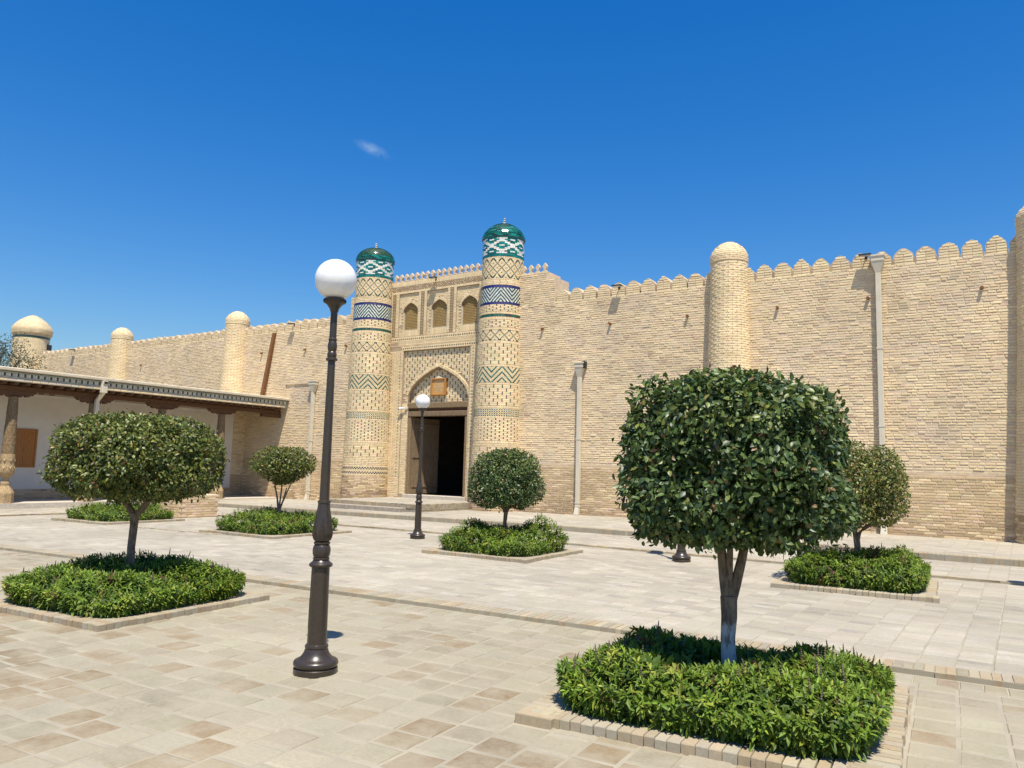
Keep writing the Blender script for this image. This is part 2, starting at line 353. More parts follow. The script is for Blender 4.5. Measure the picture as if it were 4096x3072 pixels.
b=Bricks(); pave(b,(-130,22,13,18),(1,0),(0,1),(0,0),lambda x,y:14.25<y<16.7,.27,[.135,.13,.14],PC); b.build(zoneC,'paving_brick','paving_bricks_joined',M['pave'],M['pave1'],300,jit=.012)
b=Bricks(); pave(b,(-140,22,16,22),(1,0),(0,1),(0,0),lambda x,y:17.1<y<21.5 and x>-25.7,.27,[.135,.13,.14],PC); b.build(zoneT,'paving_brick','paving_bricks_joined',M['pave'],M['pave1'],300,jit=.012)
# kerbs: rows of bricks on edge
def kerb(parent,p0,p1,ztop,h,dep,w,pal,ns=300,jit=.05,out=.012):
    "bricks on edge from p0 to p1 (left to right seen from the front); front face towards -normal"
    p0=np.array(p0);p1=np.array(p1); Ln=np.linalg.norm(p1-p0); d=(p1-p0)/Ln; nrm=np.array([d[1],-d[0]]); b=Bricks(); s=0
    while s<Ln-.02:
        l=w*random.uniform(.88,1.12); c2=p0+d*(s+l/2)-nrm*dep/2; z=ztop(c2[0]) if callable(ztop) else ztop
        hh=h*random.uniform(.985,1.015)
        off=random.gauss(0,.004)
        b.add((c2[0]+nrm[0]*off,c2[1]+nrm[1]*off,z-h),(d[0],d[1],0),(-nrm[0],-nrm[1],0),(0,0,1),l-.006*random.uniform(.4,1.6),dep,hh,vary(random.choice(pal),.06,.03)); s+=l
    b.build(parent,'kerb_brick','kerb_bricks_joined',M['pave'],M['pave1'],ns,jit=jit)
KP=[(.35,.275,.17),(.32,.24,.145),(.37,.31,.205),(.30,.24,.16),(.33,.285,.21)]
kerb(zoneT,(-25.6,16.8),(4,16.8),lambda x:.186+tilt(x),.14,.26,.072,KP,300,.005)
kerb(zoneC,(-25.6,14.1),(4,14.1),lambda x:.074+tilt(x),.07,.12,.24,KP,150,.04)
kerb(zoneB,(-18,curb_y(-18)),(2.5,curb_y(2.5)),lambda x:.046+tilt(x),.07,.26,.075,KP+PCA[:2],300,.005)
b=Bricks()
for i in range(130):   # header course behind the lower edge
    x=-18+i*.16; y=curb_y(x)-.16
    b.add((x,y,gz(x,y)-.012),E1+(0,),E2+(0,),(0,0,1),.15,.25,.016,vary(random.choice(PCA),.08))
b.build(zoneA,'paving_brick','header_course_joined',M['pave'],M['pave1'],90,jit=.012)
kerb(zoneB,(-22.6,11.8),(-22.6,4.0),lambda x:.085+tilt(x),.09,.12,.24,KP,60,.04)
kerb(zoneB,(-17.2,10.2),(-14.4,10.35),lambda x:.055+tilt(x),.06,.12,.2,KP,40,.04)

# ------------------------------------------------------------------ long brick wall
def wall_bricks(b,x0,x1,z0,z1,skip=None):
    z=z0; i=0
    while z<z1:
        low=z<1.72
        x=x0+random.uniform(-.2,0) if not low else x0-.135*(i%2)
        while x<x1:
            if low: l=.27+random.gauss(0,.006); h=.051; gap=.016; d=random.uniform(.007,.015)
            else: l=random.choice((.26,.25,.22,.27,.19,.14))*random.uniform(.9,1.08); h=random.uniform(.036,.050); gap=random.uniform(.012,.034); d=random.uniform(.004,.015)
            if z>z1-.1: h=.05
            if 1.66<z<1.79: h=.03; d=.003
            xa,xb=max(x,x0),min(x+l,x1)
            if xb-xa>.05 and not(skip and skip((xa+xb)/2,z+.03)) and (low or random.random()>.025):
                xm=(xa+xb)/2; wv=0 if low else .010*noise.noise(Vector((xm*.55,z*.8,2)))+random.gauss(0,.002)
                k=1+.15*fbm(xm*.45,z*.6,7)+.05*noise.noise(Vector((xm*2.6,z*.16,11)))*(z>1.7); r=random.random(); pt=fbm(xm*.9+40,z*1.1,3)
                if low:
                    t_=min(1,max(0,(z-.15)/.5)); c=tuple(BROWN[j]*(1-t_)+TAN[j]*t_ for j in range(3)); c=c if r<.7 else CREAM2 if r<.9 else PINK
                    if 1.55<z<1.72: c=tuple(q*.93 for q in c)
                else: c=CREAM if r<.62 else CREAM2 if r<.88 else GREYB if r<.96 else PINK
                if pt>.33 and not low: c=(.65,.52,.345)
                elif pt<-.42: c=tuple(q*.86 for q in c)
                tl=random.gauss(0,.003 if low else .009)
                b.add((xm,WY+.002,z+.03+wv),(math.cos(tl),0,math.sin(tl)),(-math.sin(tl),0,math.cos(tl)),(0,-1,0),xb-xa-gap,h,d,vary(tuple(q*k for q in c),.10 if low else .055,.025))
            x+=l
        z+=.068 if low else .0695; i+=1
NOTCH=7.04
def merlon(parent,x,w=.445,h=.46,dep=.55,z=NOTCH,y=WY):
    "rounded-point merlon with a ridge running back"
    h*=random.uniform(.96,1.02); w*=random.uniform(.97,1.03); hw=w/2; prof=[(-hw,-.02),(hw,-.02),(hw,h*.56),(hw*.9,h*.67),(hw*.32,h*.93),(0,h),(-hw*.32,h*.93),(-hw*.9,h*.67),(-hw,h*.56)]
    prof=[(px+random.gauss(0,.008),pz+(random.gauss(0,.01) if pz>0 else 0)) for px,pz in prof]
    g=G(); g.prism([(x+px,z+pz) for px,pz in prof],'y',y+.006,y+dep); V=np.array(g.V); 
    me=py_mesh('merlon',g.V,g.F); a=me.attributes.new('Col','FLOAT_COLOR','POINT')
    base=vary((.47,.37,.25),.1); a.data.foreach_set('color',np.tile(np.array([*base,1.],np.float32),len(g.V)))
    o=put('merlon',me,M['brick'],parent)
    b=Bricks(); zz=.0; k=0
    while zz<h-.05:
        t_=zz+.055; half=hw if t_<h*.55 else hw*(.92 if t_<h*.72 else .62 if t_<h*.9 else .3)
        n=max(1,round(2*half/.2)); off=0 if k%2==0 else .06
        for q in range(n):
            xa=-half+2*half*q/n; xb=xa+2*half/n
            b.add((x+(xa+xb)/2,y+.007,z+zz+.032),(1,0,0),(0,0,1),(0,-1,0),xb-xa-.018,.048,random.uniform(.006,.016),vary(CREAM if random.random()<.6 else CREAM2,.1))
        zz+=.069; k+=1
    b.build(o,'brick','merlon_bricks',M['brick'],M['brick1'],0)
    return o
wallR=empty('brick_wall',(-7,WY,0),'long crenellated brick wall running right of the tiled gate','wall')
g=G(); g.box(-14.3,4.5,WY,WY+1.1,-.4,NOTCH); g.obj('wall_core',M['mortar'],wallR)
b=Bricks(); wall_bricks(b,-14.2,4.4,.1,NOTCH-.02); b.build(wallR,'brick','wall_bricks_joined',M['brick'],M['brick1'],300)
for k in range(34):
    x=-12.46+k*.5045
    if x<3.5: merlon(wallR,x)
wallL=empty('brick_wall',(-34,WY,0),'long crenellated brick wall running left of the gate behind the colonnade','wall')
g=G(); g.box(-49,-21.5,WY,WY+1.1,-.6,NOTCH+.04); g.obj('wall_core',M['mortar'],wallL)
b=Bricks(); wall_bricks(b,-48.6,-21.6,0,NOTCH+.02,lambda x,z:(z<3.6 and x<-28.4)); b.build(wallL,'brick','wall_bricks_joined',M['brick'],M['brick1'],300)
x=-22.85
while x>-47.5:
    merlon(wallL,x,z=NOTCH+.04); x-=.5045
def stub(parent,x,z):
    g=G(); pts=[(x,WY+.05,z),(x+random.uniform(-.02,.02),WY-.10,z+random.uniform(-.01,.01))]; g.tube(pts,[.045,.04],8); g.obj('wooden_stub',M['wood2'],parent)
def wpx(u,v,y=WY):
    r=RC@np.array([(u-2048)/3070,-(v-1536)/3070,-1.]); t=(y-CAM[1])/r[1]; p=CAM+t*r; return p[0],p[2]
for u,v in [(2172,1316),(2443,1296),(2750,1265),(3109,1232),(3474,1194),(3927,1152)]: stub(wallR,*wpx(u,v))
for u,v in [(1050,1414),(1224,1399),(1387,1383),(566,1460),(126,1420)]: stub(wallL,*wpx(u,v))
# grey roof sheet seen between the merlons at the right
g=G(); g.box(-5.6,3.5,WY+.62,WY+.66,NOTCH-.05,NOTCH+.27); g.obj('roof_sheet',M['sheet'],wallR)

# ------------------------------------------------------------------ wall towers
def surf(ax,ay,rf,th_,z):
    e=.01; r=rf(z); dr=(rf(z+e)-rf(z-e))/(2*e); n=Vector((math.cos(th_),math.sin(th_),-dr)).normalized(); ex=Vector((-math.sin(th_),math.cos(th_),0)); ey=n.cross(ex)
    return (ax+r*math.cos(th_),ay+r*math.sin(th_),z),ex,ey,n
def course_ring(b,ax,ay,rf,z,h,l,t0,t1,pal,d=(.006,.012),off=0,gap=.012,va=.05):
    r=rf(z); n=max(4,int(round((t1-t0)*r/l))); dt=(t1-t0)/n
    for i in range(n+1):
        tc=t0+(i+off)*dt
        if tc>t1: continue
        o,ex,ey,nn=surf(ax,ay,rf,tc,z+h/2); dd=random.uniform(*d)
        o=tuple(np.array(o)-np.array(nn)*.004)
        b.add(o,ex,ey,nn,dt*rf(z+h/2)-gap,h-.011,dd+.004,vary(random.choice(pal),va))
def profile_obj(name,ax,ay,prof,mat,parent,seg=56):
    g=G(); g.lathe(prof,seg,(ax,ay,0)); return g.obj(name,mat,parent,smooth=True)
def wall_tower(ax,label,ns,t0=math.radians(-205),t1=math.radians(25),zs=.0,rb=.80):
    T=empty('wall_tower',(ax,WY,zs),label,'tower','round brick towers along the wall')
    rf=lambda z: .505+(rb-.505)*max(0,(7.62-z)/7.5)**1.25 if z<7.62 else .505
    profile_obj('shaft_core',ax,WY,[(rf(z),z) for z in np.linspace(zs-.4,7.64,24)],M['mortar'],T)
    b=Bricks(); z=zs; i=0; pal=[CREAM,CREAM,(.71,.57,.34),CREAM2]
    while z<7.6:
        p=pal if z>.8 else [TAN,BROWN,CREAM2]
        course_ring(b,ax,WY,rf,z,.0685,.25,t0,t1,p,off=.5*(i%2)); z+=.0685; i+=1
    b.build(T,'brick','shaft_bricks_joined',M['brick'],M['brick1'],ns)
    def cf(z):
        q=(z-7.60)
        if q<.03: return .50+q*1.2
        if q<.2: return .524
        s=min(1,(q-.2)/.48); return max(.004,.524*(1-s**1.75)**.62)
    zz=[7.60,7.63,7.72,7.80]+[7.80+.48*(k/14)**.8 for k in range(1,15)]
    cap=profile_obj('dome_cap',ax,WY,[(cf(z),z) for z in zz],M['mortar'],T)
    b=Bricks(); z=7.635; i=0
    while z<8.26:
        r=cf(z+.03)
        if r>.06: course_ring(b,ax,WY,lambda q:max(.01,cf(q)),z,.062 if z<8.0 else .05,.22,-math.pi,math.pi,pal,d=(.004,.008),off=.5*(i%2))
        z+=.062 if z<8.0 else .05; i+=1
    b.build(cap,'brick','cap_bricks',M['brick'],M['brick1'],0)
    return T
wall_tower(-6.9,'round brick tower with plain dome cap, rising behind the big round-headed tree',300)
wall_tower(.58,'round brick tower cut by the right edge of the picture',300)
wall_tower(-29.32,'round brick tower with dome cap just left of the brown timber',200)
wall_tower(-38.75,'round brick tower with dome cap, second from the far corner dome',200)
# corner tower at the far left with a broad dome and a green tile band
CT=empty('corner_tower',(-48.5,WY,0),'broad domed corner tower with green tile band at far left','tower')
cr=lambda z: .93+.0*z if z>7.9 else .93+(7.9-z)*.03
profile_obj('shaft_core',-48.5,WY,[(cr(z),z) for z in np.linspace(-.5,8.72,14)],M['mortar'],CT)
b=Bricks(); z=3.4; i=0
while z<8.29: course_ring(b,-48.5,WY,cr,z,.0685,.25,math.radians(-205),math.radians(25),[CREAM,(.71,.57,.34),CREAM2],off=.5*(i%2)); z+=.0685; i+=1
b.build(CT,'brick','shaft_bricks_joined',M['brick'],M['brick1'],0)
b=Bricks()
for k in range(2): course_ring(b,-48.5,WY,lambda z:.935,8.34+.065*k,.065,.08,-math.pi,math.pi,[(.01,.09,.07),(.012,.06,.05)],d=(.01,.012),gap=.006)
b.build(CT,'green_tile','green_tile_band',M['glaze'],M['glaze'],0)
b=Bricks(); 
for k,(zz,dd) in enumerate(((8.475,.03),(8.545,.06),(8.615,.10))): course_ring(b,-48.5,WY,lambda z:.935,zz,.07,.12,-math.pi,math.pi,[CREAM,CREAM2],d=(dd,dd+.01),off=.5*(k%2),gap=.05)
b.build(CT,'dentil','dentil_band',M['brick'],M['brick1'],0)
def cf2(z):
    q=z-8.66
    if q<.2: return 1.03+.02*math.sin(q/.2*1.5)
    s=min(1,(q-.2)/.92); return max(.01,1.05*(1-s**1.55)**.72)
dm=profile_obj('dome',-48.5,WY,[(.94,8.62),(1.02,8.66)]+[(cf2(z),z) for z in np.linspace(8.68,9.775,22)],M['mortar'],CT)
b=Bricks(); z=8.67;i=0
while z<9.74: course_ring(b,-48.5,WY,cf2,z,.062,.24,-math.pi,math.pi,[CREAM,(.71,.57,.34),CREAM2],off=.5*(i%2)); z+=.062;i+=1
b.build(dm,'brick','dome_bricks',M['brick'],M['brick1'],0)
g=G(); g.box(-48.10,-47.72,WY+.36,WY+.80,7.55,8.05); g.obj('slit_window',M['black'],CT)

# ------------------------------------------------------------------ gate towers with glazed bands
GREEN=(.008,.095,.066); TEAL=(.008,.21,.165); DKG=(.006,.022,.02); BLUE=(.014,.022,.15); WHITE=(.70,.70,.62); NAVY=(.012,.018,.06)
TC=[CREAM,(.71,.57,.345),(.69,.54,.315),CREAM2]
M['grout']=plain('dark_green_grout',(.05,.075,.05),.6,fine=30,col2=(.10,.12,.08),bst=.2)
def gate_tower(ax,label,variant):
    T=empty('gate_tower',(ax,WY,.1),label,'tower','tiled towers flanking the gate')
    rf=lambda z:.905-(.905-.712)*min(1,max(0,(z-.15)/8.5))
    profile_obj('shaft_core',ax,WY,[(rf(z),z) for z in np.linspace(-.3,9.46,30)],M['mortar2'],T)
    bb=Bricks(); gb=Bricks(); t0,t1=math.radians(-215),math.radians(35)
    def rect(ta,tb,z0,z1,c,glz,d=.009,gap=.007,gapz=.008):
        zc=(z0+z1)/2; o,ex,ey,n=surf(ax,WY,rf,(ta+tb)/2,zc); o=tuple(np.array(o)-np.array(n)*.004)
        (gb if glz else bb).add(o,ex,ey,n,(tb-ta)*rf(zc)-gap,(z1-z0)-gapz,d+.004,vary(c,.10,.05))
    def header(z0,z1,col=None,w=.058,glz=False,pal=None):
        n=int((t1-t0)*rf(z0)/w); dt=(t1-t0)/n
        for i in range(n): rect(t0+i*dt,t0+(i+1)*dt,z0,z1,col or random.choice(pal or TC),glz,gap=.009)
    def plainc(z0,z1,l=.24,pal=None):
        n=max(1,round((z1-z0)/.062)); hh=(z1-z0)/n
        for k in range(n): course_ring(bb,ax,WY,rf,z0+k*hh,hh,l*random.uniform(.9,1.1),t0,t1,pal or TC,off=.5*(k%2),d=(.006,.012))
    def cells(z0,z1,fn,ncirc,hr,bg,mx_=4,glzbg=False):
        "rows of small cells, runs of equal colour merged into bricks"
        nr=max(1,round((z1-z0)/hr)); hh=(z1-z0)/nr; dt=2*math.pi/ncirc; i0=int(t0/dt); i1=int(t1/dt)
        for r in range(nr):
            i=i0; zz=z0+r*hh
            while i<i1:
                v=fn(i,r,nr); j=i+1
                while j<i1 and fn(j,r,nr)==v and v is None and j-i<mx_: j+=1
                if v is None: rect(i*dt,j*dt,zz,zz+hh,random.choice(bg),glzbg,d=.008 if not glzbg else .008,gap=.005,gapz=.005)
                else: rect(i*dt,j*dt,zz,zz+hh,v,True,d=.010,gap=.003,gapz=.003)
                i=j
    def diamond(z0,z1,rows):
        P=10
        def fn(i,r,nr):
            per=nr/rows; y=(r+.5)/per; x=i%P; fy=(y%1)
            a=abs((x/P)-.5)*2; b_=abs(fy-.5)*2; s=a+b_
            if abs(s-1)<.125: return DKG if (i*7+r*3)%5 else GREEN
            if s<.14: return DKG
            if s>1.86 and (r<nr-1): return DKG
            return None
        cells(z0,z1,fn,150,.0335,TC,5)
    def dash(z0,z1,n):
        nd=18; hh=(z1-z0)/n; dt=2*math.pi/nd
        for k in range(n):
            zz=z0+k*hh; off=.5*(k%2)
            for i in range(int(t0/dt)-1,int(t1/dt)+1):
                ta=(i+off)*dt; w=.030/rf(zz)
                if ta<t0 or ta+dt>t1: continue
                rect(ta,ta+w,zz,zz+hh,random.choice((DKG,DKG,NAVY,GREEN)),True,d=.008,gap=.006,gapz=.012)
                rect(ta+w,ta+dt,zz,zz+hh/2,random.choice(TC),False,gapz=.008); rect(ta+w,ta+dt,zz+hh/2,zz+hh,random.choice(TC),False,gapz=.008)
    def dots(z0,z1,n,nd=20):
        hh=(z1-z0)/n; dt=2*math.pi/nd
        for k in range(n):
            zz=z0+k*hh; off=.5*(k%2)
            for i in range(int(t0/dt)-1,int(t1/dt)+1):
                ta=(i+off)*dt; w=.032/rf(zz)
                if ta<t0 or ta+dt>t1: continue
                rect(ta,ta+w,zz+hh*.16,zz+hh*.84,random.choice((DKG,NAVY,GREEN)),True,d=.008,gap=.004,gapz=.002)
                rect(ta+w,ta+dt,zz,zz+hh,random.choice(TC),False)
    tri=lambda i,P:abs((i%P)-P/2)
    def chev(z0,z1):
        cells(z0,z1,lambda i,r,nr:(random.choice((GREEN,DKG,TEAL)) if ((tri(i,24)+(nr-r))%6)<2.0 else None),168,.031,TC,2)
    def zig(z0,z1):
        cells(z0,z1,lambda i,r,nr:(random.choice((GREEN,DKG,(.006,.05,.045))) if ((tri(i,26)+ (nr-r))%4)<1.6 else None),156,.035,[WHITE,(.66,.68,.58),(.74,.73,.66)],2,True)
    def gw(z0,z1):
        nr=14; hh=(z1-z0)/nr; nc=24; dt=2*math.pi/nc/2
        for r in range(nr):
            i=int(t0/dt)//2*2+(r%2)
            while i*dt<t1:
                x=(i+1)/2.0; per=4.0
                best=9
                for oy,ox in ((0,0),(3.5,2.0),(7,0),(10.5,2.0),(14,0),(-3.5,2.0)):
                    dx=abs((x-ox+per/2)%per-per/2); dy=abs(r+.5-oy-.5); best=min(best,(dx*1.0+dy*.62,dx,dy),key=lambda q:q[0] if isinstance(q,tuple) else q)
                s,dx,dy=best; white=s>1.62 or (dy<.6 and dx<.3)
                rect(i*dt,(i+2)*dt,z0+r*hh,z0+(r+1)*hh,random.choice((WHITE,(.74,.71,.6))) if white else random.choice((TEAL,TEAL,GREEN,(.008,.12,.13))),True,d=.012,gap=.006,gapz=.007)
                i+=2
    # from the ground up
    plainc(.0,.62,.25,[BROWN,TAN,(.34,.235,.15),PINK]); plainc(.62,1.15,.25,[PINK,TAN,CREAM2,BROWN]); header(1.15,1.215)
    def dd(i,r,nr): return (random.choice((DKG,NAVY,BLUE)) if ((r in(0,1,nr-1,nr-2)) and (i+r)%2==0) else None)
    cells(1.215,1.455,dd,110,.04,TC,1); header(1.46,1.545); plainc(1.545,1.865,.25); dash(1.865,2.24,3); header(2.245,2.29,w=.09); header(2.29,2.37,w=.03); header(2.37,2.45,w=.09)
    dots(2.455,3.20,12); header(3.205,3.275)
    cells(3.28,3.535,lambda i,r,nr:((.55,.40,.12) if (r%2 and i%2) else random.choice((DKG,DKG,GREEN)) if (i%2==0 and r%2==0) else None),130,.034,[WHITE,CREAM],1,False)
    header(3.54,3.62); dash(3.625,4.32,6); header(4.325,4.395); chev(4.40,4.93); header(4.935,5.01); dash(5.015,5.715,6); header(5.72,5.815); diamond(5.82,6.18,1); header(6.185,6.27)
    dots(6.275,6.525,4,18); header(6.53,6.63); header(6.636,6.725,w=.05,glz=True,pal=[GREEN,GREEN,DKG,(.01,.11,.07)]); header(6.73,6.815); dots(6.82,7.05,4,18)
    header(7.055,7.14,w=.05,glz=True,pal=[BLUE,BLUE,(.01,.012,.10)]); zig(7.145,7.63); header(7.635,7.725,w=.05,glz=True,pal=[BLUE,BLUE,(.01,.012,.10)])
    plainc(7.73,7.91); header(7.912,7.965); diamond(7.97,8.66,2); header(8.662,8.72); gw(8.725,9.44)
    bb.build(T,'brick','shaft_bricks_joined',M['brick'],M['brick1'],0,chamf=False,jit=.02)
    gb.build(T,'glazed_tile','glazed_tiles_joined',M['glaze'],M['glaze'],0,chamf=False,jit=.02)
    if variant=='R':
        def df(z):
            s=min(1,max(0,(z-9.47)/.60)); return max(.01,.752*(1-s**1.75)**.56)
    else:
        def df(z):
            s=min(1,max(0,(z-9.47)/.56)); return max(.01,.752*(1-s**2.2)**.52)
    top=10.07 if variant=='R' else 10.03
    zz=[9.42,9.44,9.47]+list(9.47+(top-9.47)*np.sin(np.linspace(.05,1,16)*math.pi/2))
    dome=profile_obj('dome',ax,WY,[(.70,9.42),(.745,9.435)]+[(df(z),z) for z in zz[2:]],M['grout'],T)
    b=Bricks(); z=9.44; i=0
    while z<top-.015:
        sl=math.hypot(1,(df(z+.01)-df(z))/.01); small=(z>9.88) if variant=='R' else (z>9.56)
        hh=(.036 if small else .05)/max(1,sl*.75); l=.05 if small else .19
        pal=[(.02,.075,.035),(.035,.10,.04),(.01,.05,.035)] if small else [TEAL,GREEN,(.01,.10,.07),(.008,.05,.04)]
        course_ring(b,ax,WY,df,z,max(.016,hh*1.0),l,-math.pi,math.pi,pal,d=(.004,.008),off=.5*(i%2),gap=.006,va=.25); z+=max(.016,hh); i+=1
    b.build(dome,'glazed_tile','dome_tiles',M['glaze'],M['glaze'],0,chamf=False,jit=.02)
    g=G(); tl=.12 if variant=='R' else 0; zz=top-.02
    for k,r in enumerate((.052,.045,.037)):
        g.lathe([(.012,zz),(r*.8,zz+r*.35),(r,zz+r*.9),(r*.8,zz+r*1.45),(.012,zz+r*1.8)],12,(ax+tl*(zz-top)+0.0,WY,0)); zz+=r*1.75
    g.obj('finial',M['stone'],T,smooth=True)
gate_tower(-14.87,'tall tiled brick tower with teal dome at the right side of the gate','R')
gate_tower(-20.98,'tall tiled brick tower with green dome at the left side of the gate','L')

# ------------------------------------------------------------------ gate portal
GP=empty('gate_portal',(-17.92,PY,.2),'carved brick gate portal with pointed arch between the two tiled towers','portal')
def archz(t): t=min(1,abs(t)); return ((1-t)**.45)*(1+.05*t)
AX,AW,AZ,AR=-17.93,1.44,3.93,1.30          # main arch centre, half width, springing, rise
def in_arch(x,z): return abs(x-AX)<AW and z<AZ+AR*archz((x-AX)/AW)
WIN=[(-19.39,.37),(-17.985,.375),(-16.57,.37)]; WS,WR,WB=7.42,.36,6.70
BAYS=[(-19.95,-18.97),(-18.56,-17.56),(-17.15,-16.12)]
def in_win(x,z): return any(abs(x-c)<w and WB<z<WS+WR*archz((x-c)/w) for c,w in WIN)
def in_bay(x,z): return 6.46<z<8.145 and any(a<x<b_ for a,b_ in BAYS)
PXL,PXR,PT=-19.61,-16.44,5.905
XL,XR=-20.55,-15.35
def spandrel(g,cx_,w,zs,r,x0,x1,zt,y0,y1,n=28):
    "solid between an arch curve and a rectangle top"
    xs=[cx_-w+2*w*k/n for k in range(n+1)]; V=[];F=[]
    for x in xs:
        za=zs+r*archz((x-cx_)/w)
        V+=[(x,y0,za),(x,y0,zt),(x,y1,za),(x,y1,zt)]
    for k in range(n):
        a=4*k; F+=[(a,a+4,a+5,a+1),(a+2,a+3,a+7,a+6),(a,a+2,a+6,a+4),(a+1,a+5,a+7,a+3)]
    g.add(V,F)
    if x0<cx_-w: g.box(x0,cx_-w,y0,y1,zs,zt)
    if x1>cx_+w: g.box(cx_+w,x1,y0,y1,zs,zt)
g=G()
g.box(XL,PXL,PY,PY+.5,-.3,PT); g.box(PXR,XR,PY,PY+.5,-.3,PT)                       # side piers
g.box(XL,XR,PY,PY+.5,PT,6.46); g.box(XL,XR,PY,PY+.5,8.145,8.64)                     # bands
xs=[XL]+[q for bay in BAYS for q in bay]+[XR]
for k in range(0,8,2): g.box(xs[k],xs[k+1],PY,PY+.5,6.46,8.145)                     # pilasters
for (c,w),(a,b_) in zip(WIN,BAYS):
    spandrel(g,c,w,WS,WR,a,b_,8.145,PY+.045,PY+.5); g.box(a,c-w,PY+.045,PY+.5,6.46,WS); g.box(c+w,b_,PY+.045,PY+.5,6.46,WS); g.box(c-w,c+w,PY+.045,PY+.5,6.46,WB)
spandrel(g,AX,AW,AZ,AR,PXL,PXR,PT,PY+.08,PY+.5)
g.box(PXL,-19.30,PY+.03,PY+.5,.2,AZ); g.box(-16.50,PXR,PY+.03,PY+.5,.2,AZ)
g.box(PXL,PXR,PY+.21,PY+.5,3.86,5.4)                                               # tympanum
g.obj('portal_core',M['mortar2'],GP)
b=Bricks(); gb=Bricks()
def pb(x0,x1,z0,z1,y,c=None,glz=False,d=.009,gap=.009,gz_=.010):
    (gb if glz else b).add(((x0+x1)/2,y+.002,(z0+z1)/2),(1,0,0),(0,0,1),(0,-1,0),x1-x0-gap,z1-z0-gz_,d*random.uniform(.7,1.3),vary(c or random.choice(TC),.09))
def rows(x0,x1,z0,z1,y,keep,l=.23,h=.062):
    z=z0;i=0
    while z<z1-.02:
        x=x0-(.5*l if i%2 else 0)
        while x<x1:
            ll=l*random.uniform(.85,1.1); xa,xb=max(x,x0),min(x+ll,x1)
            if xb-xa>.04 and keep((xa+xb)/2,z+h/2) and keep(xa+.02,z+h*.8) and keep(xb-.02,z+h*.8): pb(xa,xb,z,min(z+h,z1),y)
            x+=ll
        z+=h;i+=1
def uprights(x0,x1,z0,z1,y,w=.055,keep=None,c=None):
    n=max(1,round((x1-x0)/w)); dx=(x1-x0)/n
    for k in range(n):
        if keep is None or keep(x0+(k+.5)*dx,(z0+z1)/2): pb(x0+k*dx,x0+(k+1)*dx,z0,z1,y,c)
def dashes(x0,x1,z0,z1,y,keep,per=.25,hh=.125):
    z=z0;i=0
    while z+hh<=z1+.02:
        x=x0-(per/2 if i%2 else 0)
        while x<x1:
            if keep(x+.015,z+.03) and keep(x+.015,z+hh) and x>x0: pb(x,x+.032,z,z+hh,y,random.choice((DKG,NAVY,DKG,GREEN)),True,gap=.006,gz_=.016)
            for q in (0,1):
                xa,xb=max(x+.032,x0),min(x+per,x1)
                if xb-xa>.03 and keep((xa+xb)/2,z+hh*(q+.5)/2) and keep(xa,z+hh*(q+1)/2) and keep(xb,z+hh*(q+1)/2): pb(xa,xb,z+q*hh/2,z+(q+1)*hh/2,y)
            x+=per
        z+=hh;i+=1
# dash fields: spandrels of the panel and the tympanum
ring=.13
def out_ring(x,z):
    for s in (1+ring/AW,):
        if abs(x-AX)<AW+ring and z<AZ+(AR+ring)*archz((x-AX)/(AW+ring)): return False
    return True
dashes(PXL,PXR,AZ-.05,PT,PY+.08,out_ring); dashes(PXL,PXR,AZ,5.3,PY+.21,in_arch)
# voussoirs of the main arch and windows
def voussoirs(cx_,w,zs,r,wd,y,step,proud):
    pts=[(cx_+w*t,zs+r*archz(t)) for t in [math.sin(q)for q in np.linspace(-math.pi/2,math.pi/2,200)]]
    s=0; last=None; P=[np.array(p) for p in pts]; cum=[0]
    for a,c in zip(P,P[1:]): cum.append(cum[-1]+np.linalg.norm(c-a))
    n=int(cum[-1]/step)
    for k in range(n):
        t=(k+.5)/n*cum[-1]; j=min(len(cum)-2,max(0,int(np.searchsorted(cum,t))-1)); f=(t-cum[j])/max(1e-6,cum[j+1]-cum[j]); p=P[j]*(1-f)+P[j+1]*f
        d=P[min(j+2,len(P)-1)]-P[max(j-1,0)]; d/=np.linalg.norm(d); nn=np.array([-d[1],d[0]])
        ctr=p+nn*(wd/2+.004)
        b.add((ctr[0],y+.002,ctr[1]),(d[0],0,d[1]),(nn[0],0,nn[1]),(0,-1,0),cum[-1]/n-.007,wd,proud*random.uniform(.8,1.2),vary(random.choice(TC),.08))
voussoirs(AX,AW,AZ,AR,.115,PY+.08,.052,.05)
for c,w in WIN: voussoirs(c,w,WS,WR,.115,PY+.045,.055,.016)
# bays around windows, jambs, sills
def near_ring(x,z,c,w): return abs(x-c)<w+.12 and z<WS+(WR+.12)*archz((x-c)/(w+.12)) and z>WS-.0
for (c,w),(x0,x1) in zip(WIN,BAYS):
    rows(x0,x1,WB,8.14,PY+.045,lambda x,z,c=c,w=w:not in_win(x,z) and not near_ring(x,z,c,w),.21,.06)
    uprights(c-w-.02,c+w+.02,6.47,WB-.005,PY+.045,.045)
    rows(x0,c-w-.02,6.47,WB,PY+.045,lambda x,z:True,.1,.06); rows(c+w+.02,x1,6.47,WB,PY+.045,lambda x,z:True,.1,.06)
# pilasters with a chain of small dark tiles
for k in range(0,8,2):
    x0,x1=xs[k],xs[k+1]
    if k==0: x0=-20.42
    if k==6: x1=-15.55
    m_=(x0+x1)/2; z=6.47
    while z<8.13:
        pb(x0,m_-.09,z,z+.06,PY); pb(m_+.09,x1,z,z+.06,PY)
        for q in range(3): pb(m_-.075+q*.05,m_-.075+q*.05+.046,z+.004,z+.032,PY,(.50,.36,.14) if q!=1 else CREAM); pb(m_-.05+q*.05-.02,m_-.05+q*.05+.008,z+.034,z+.058,PY,(.035,.022,.014),d=.006,gap=.0,gz_=.0)
        z+=.0605
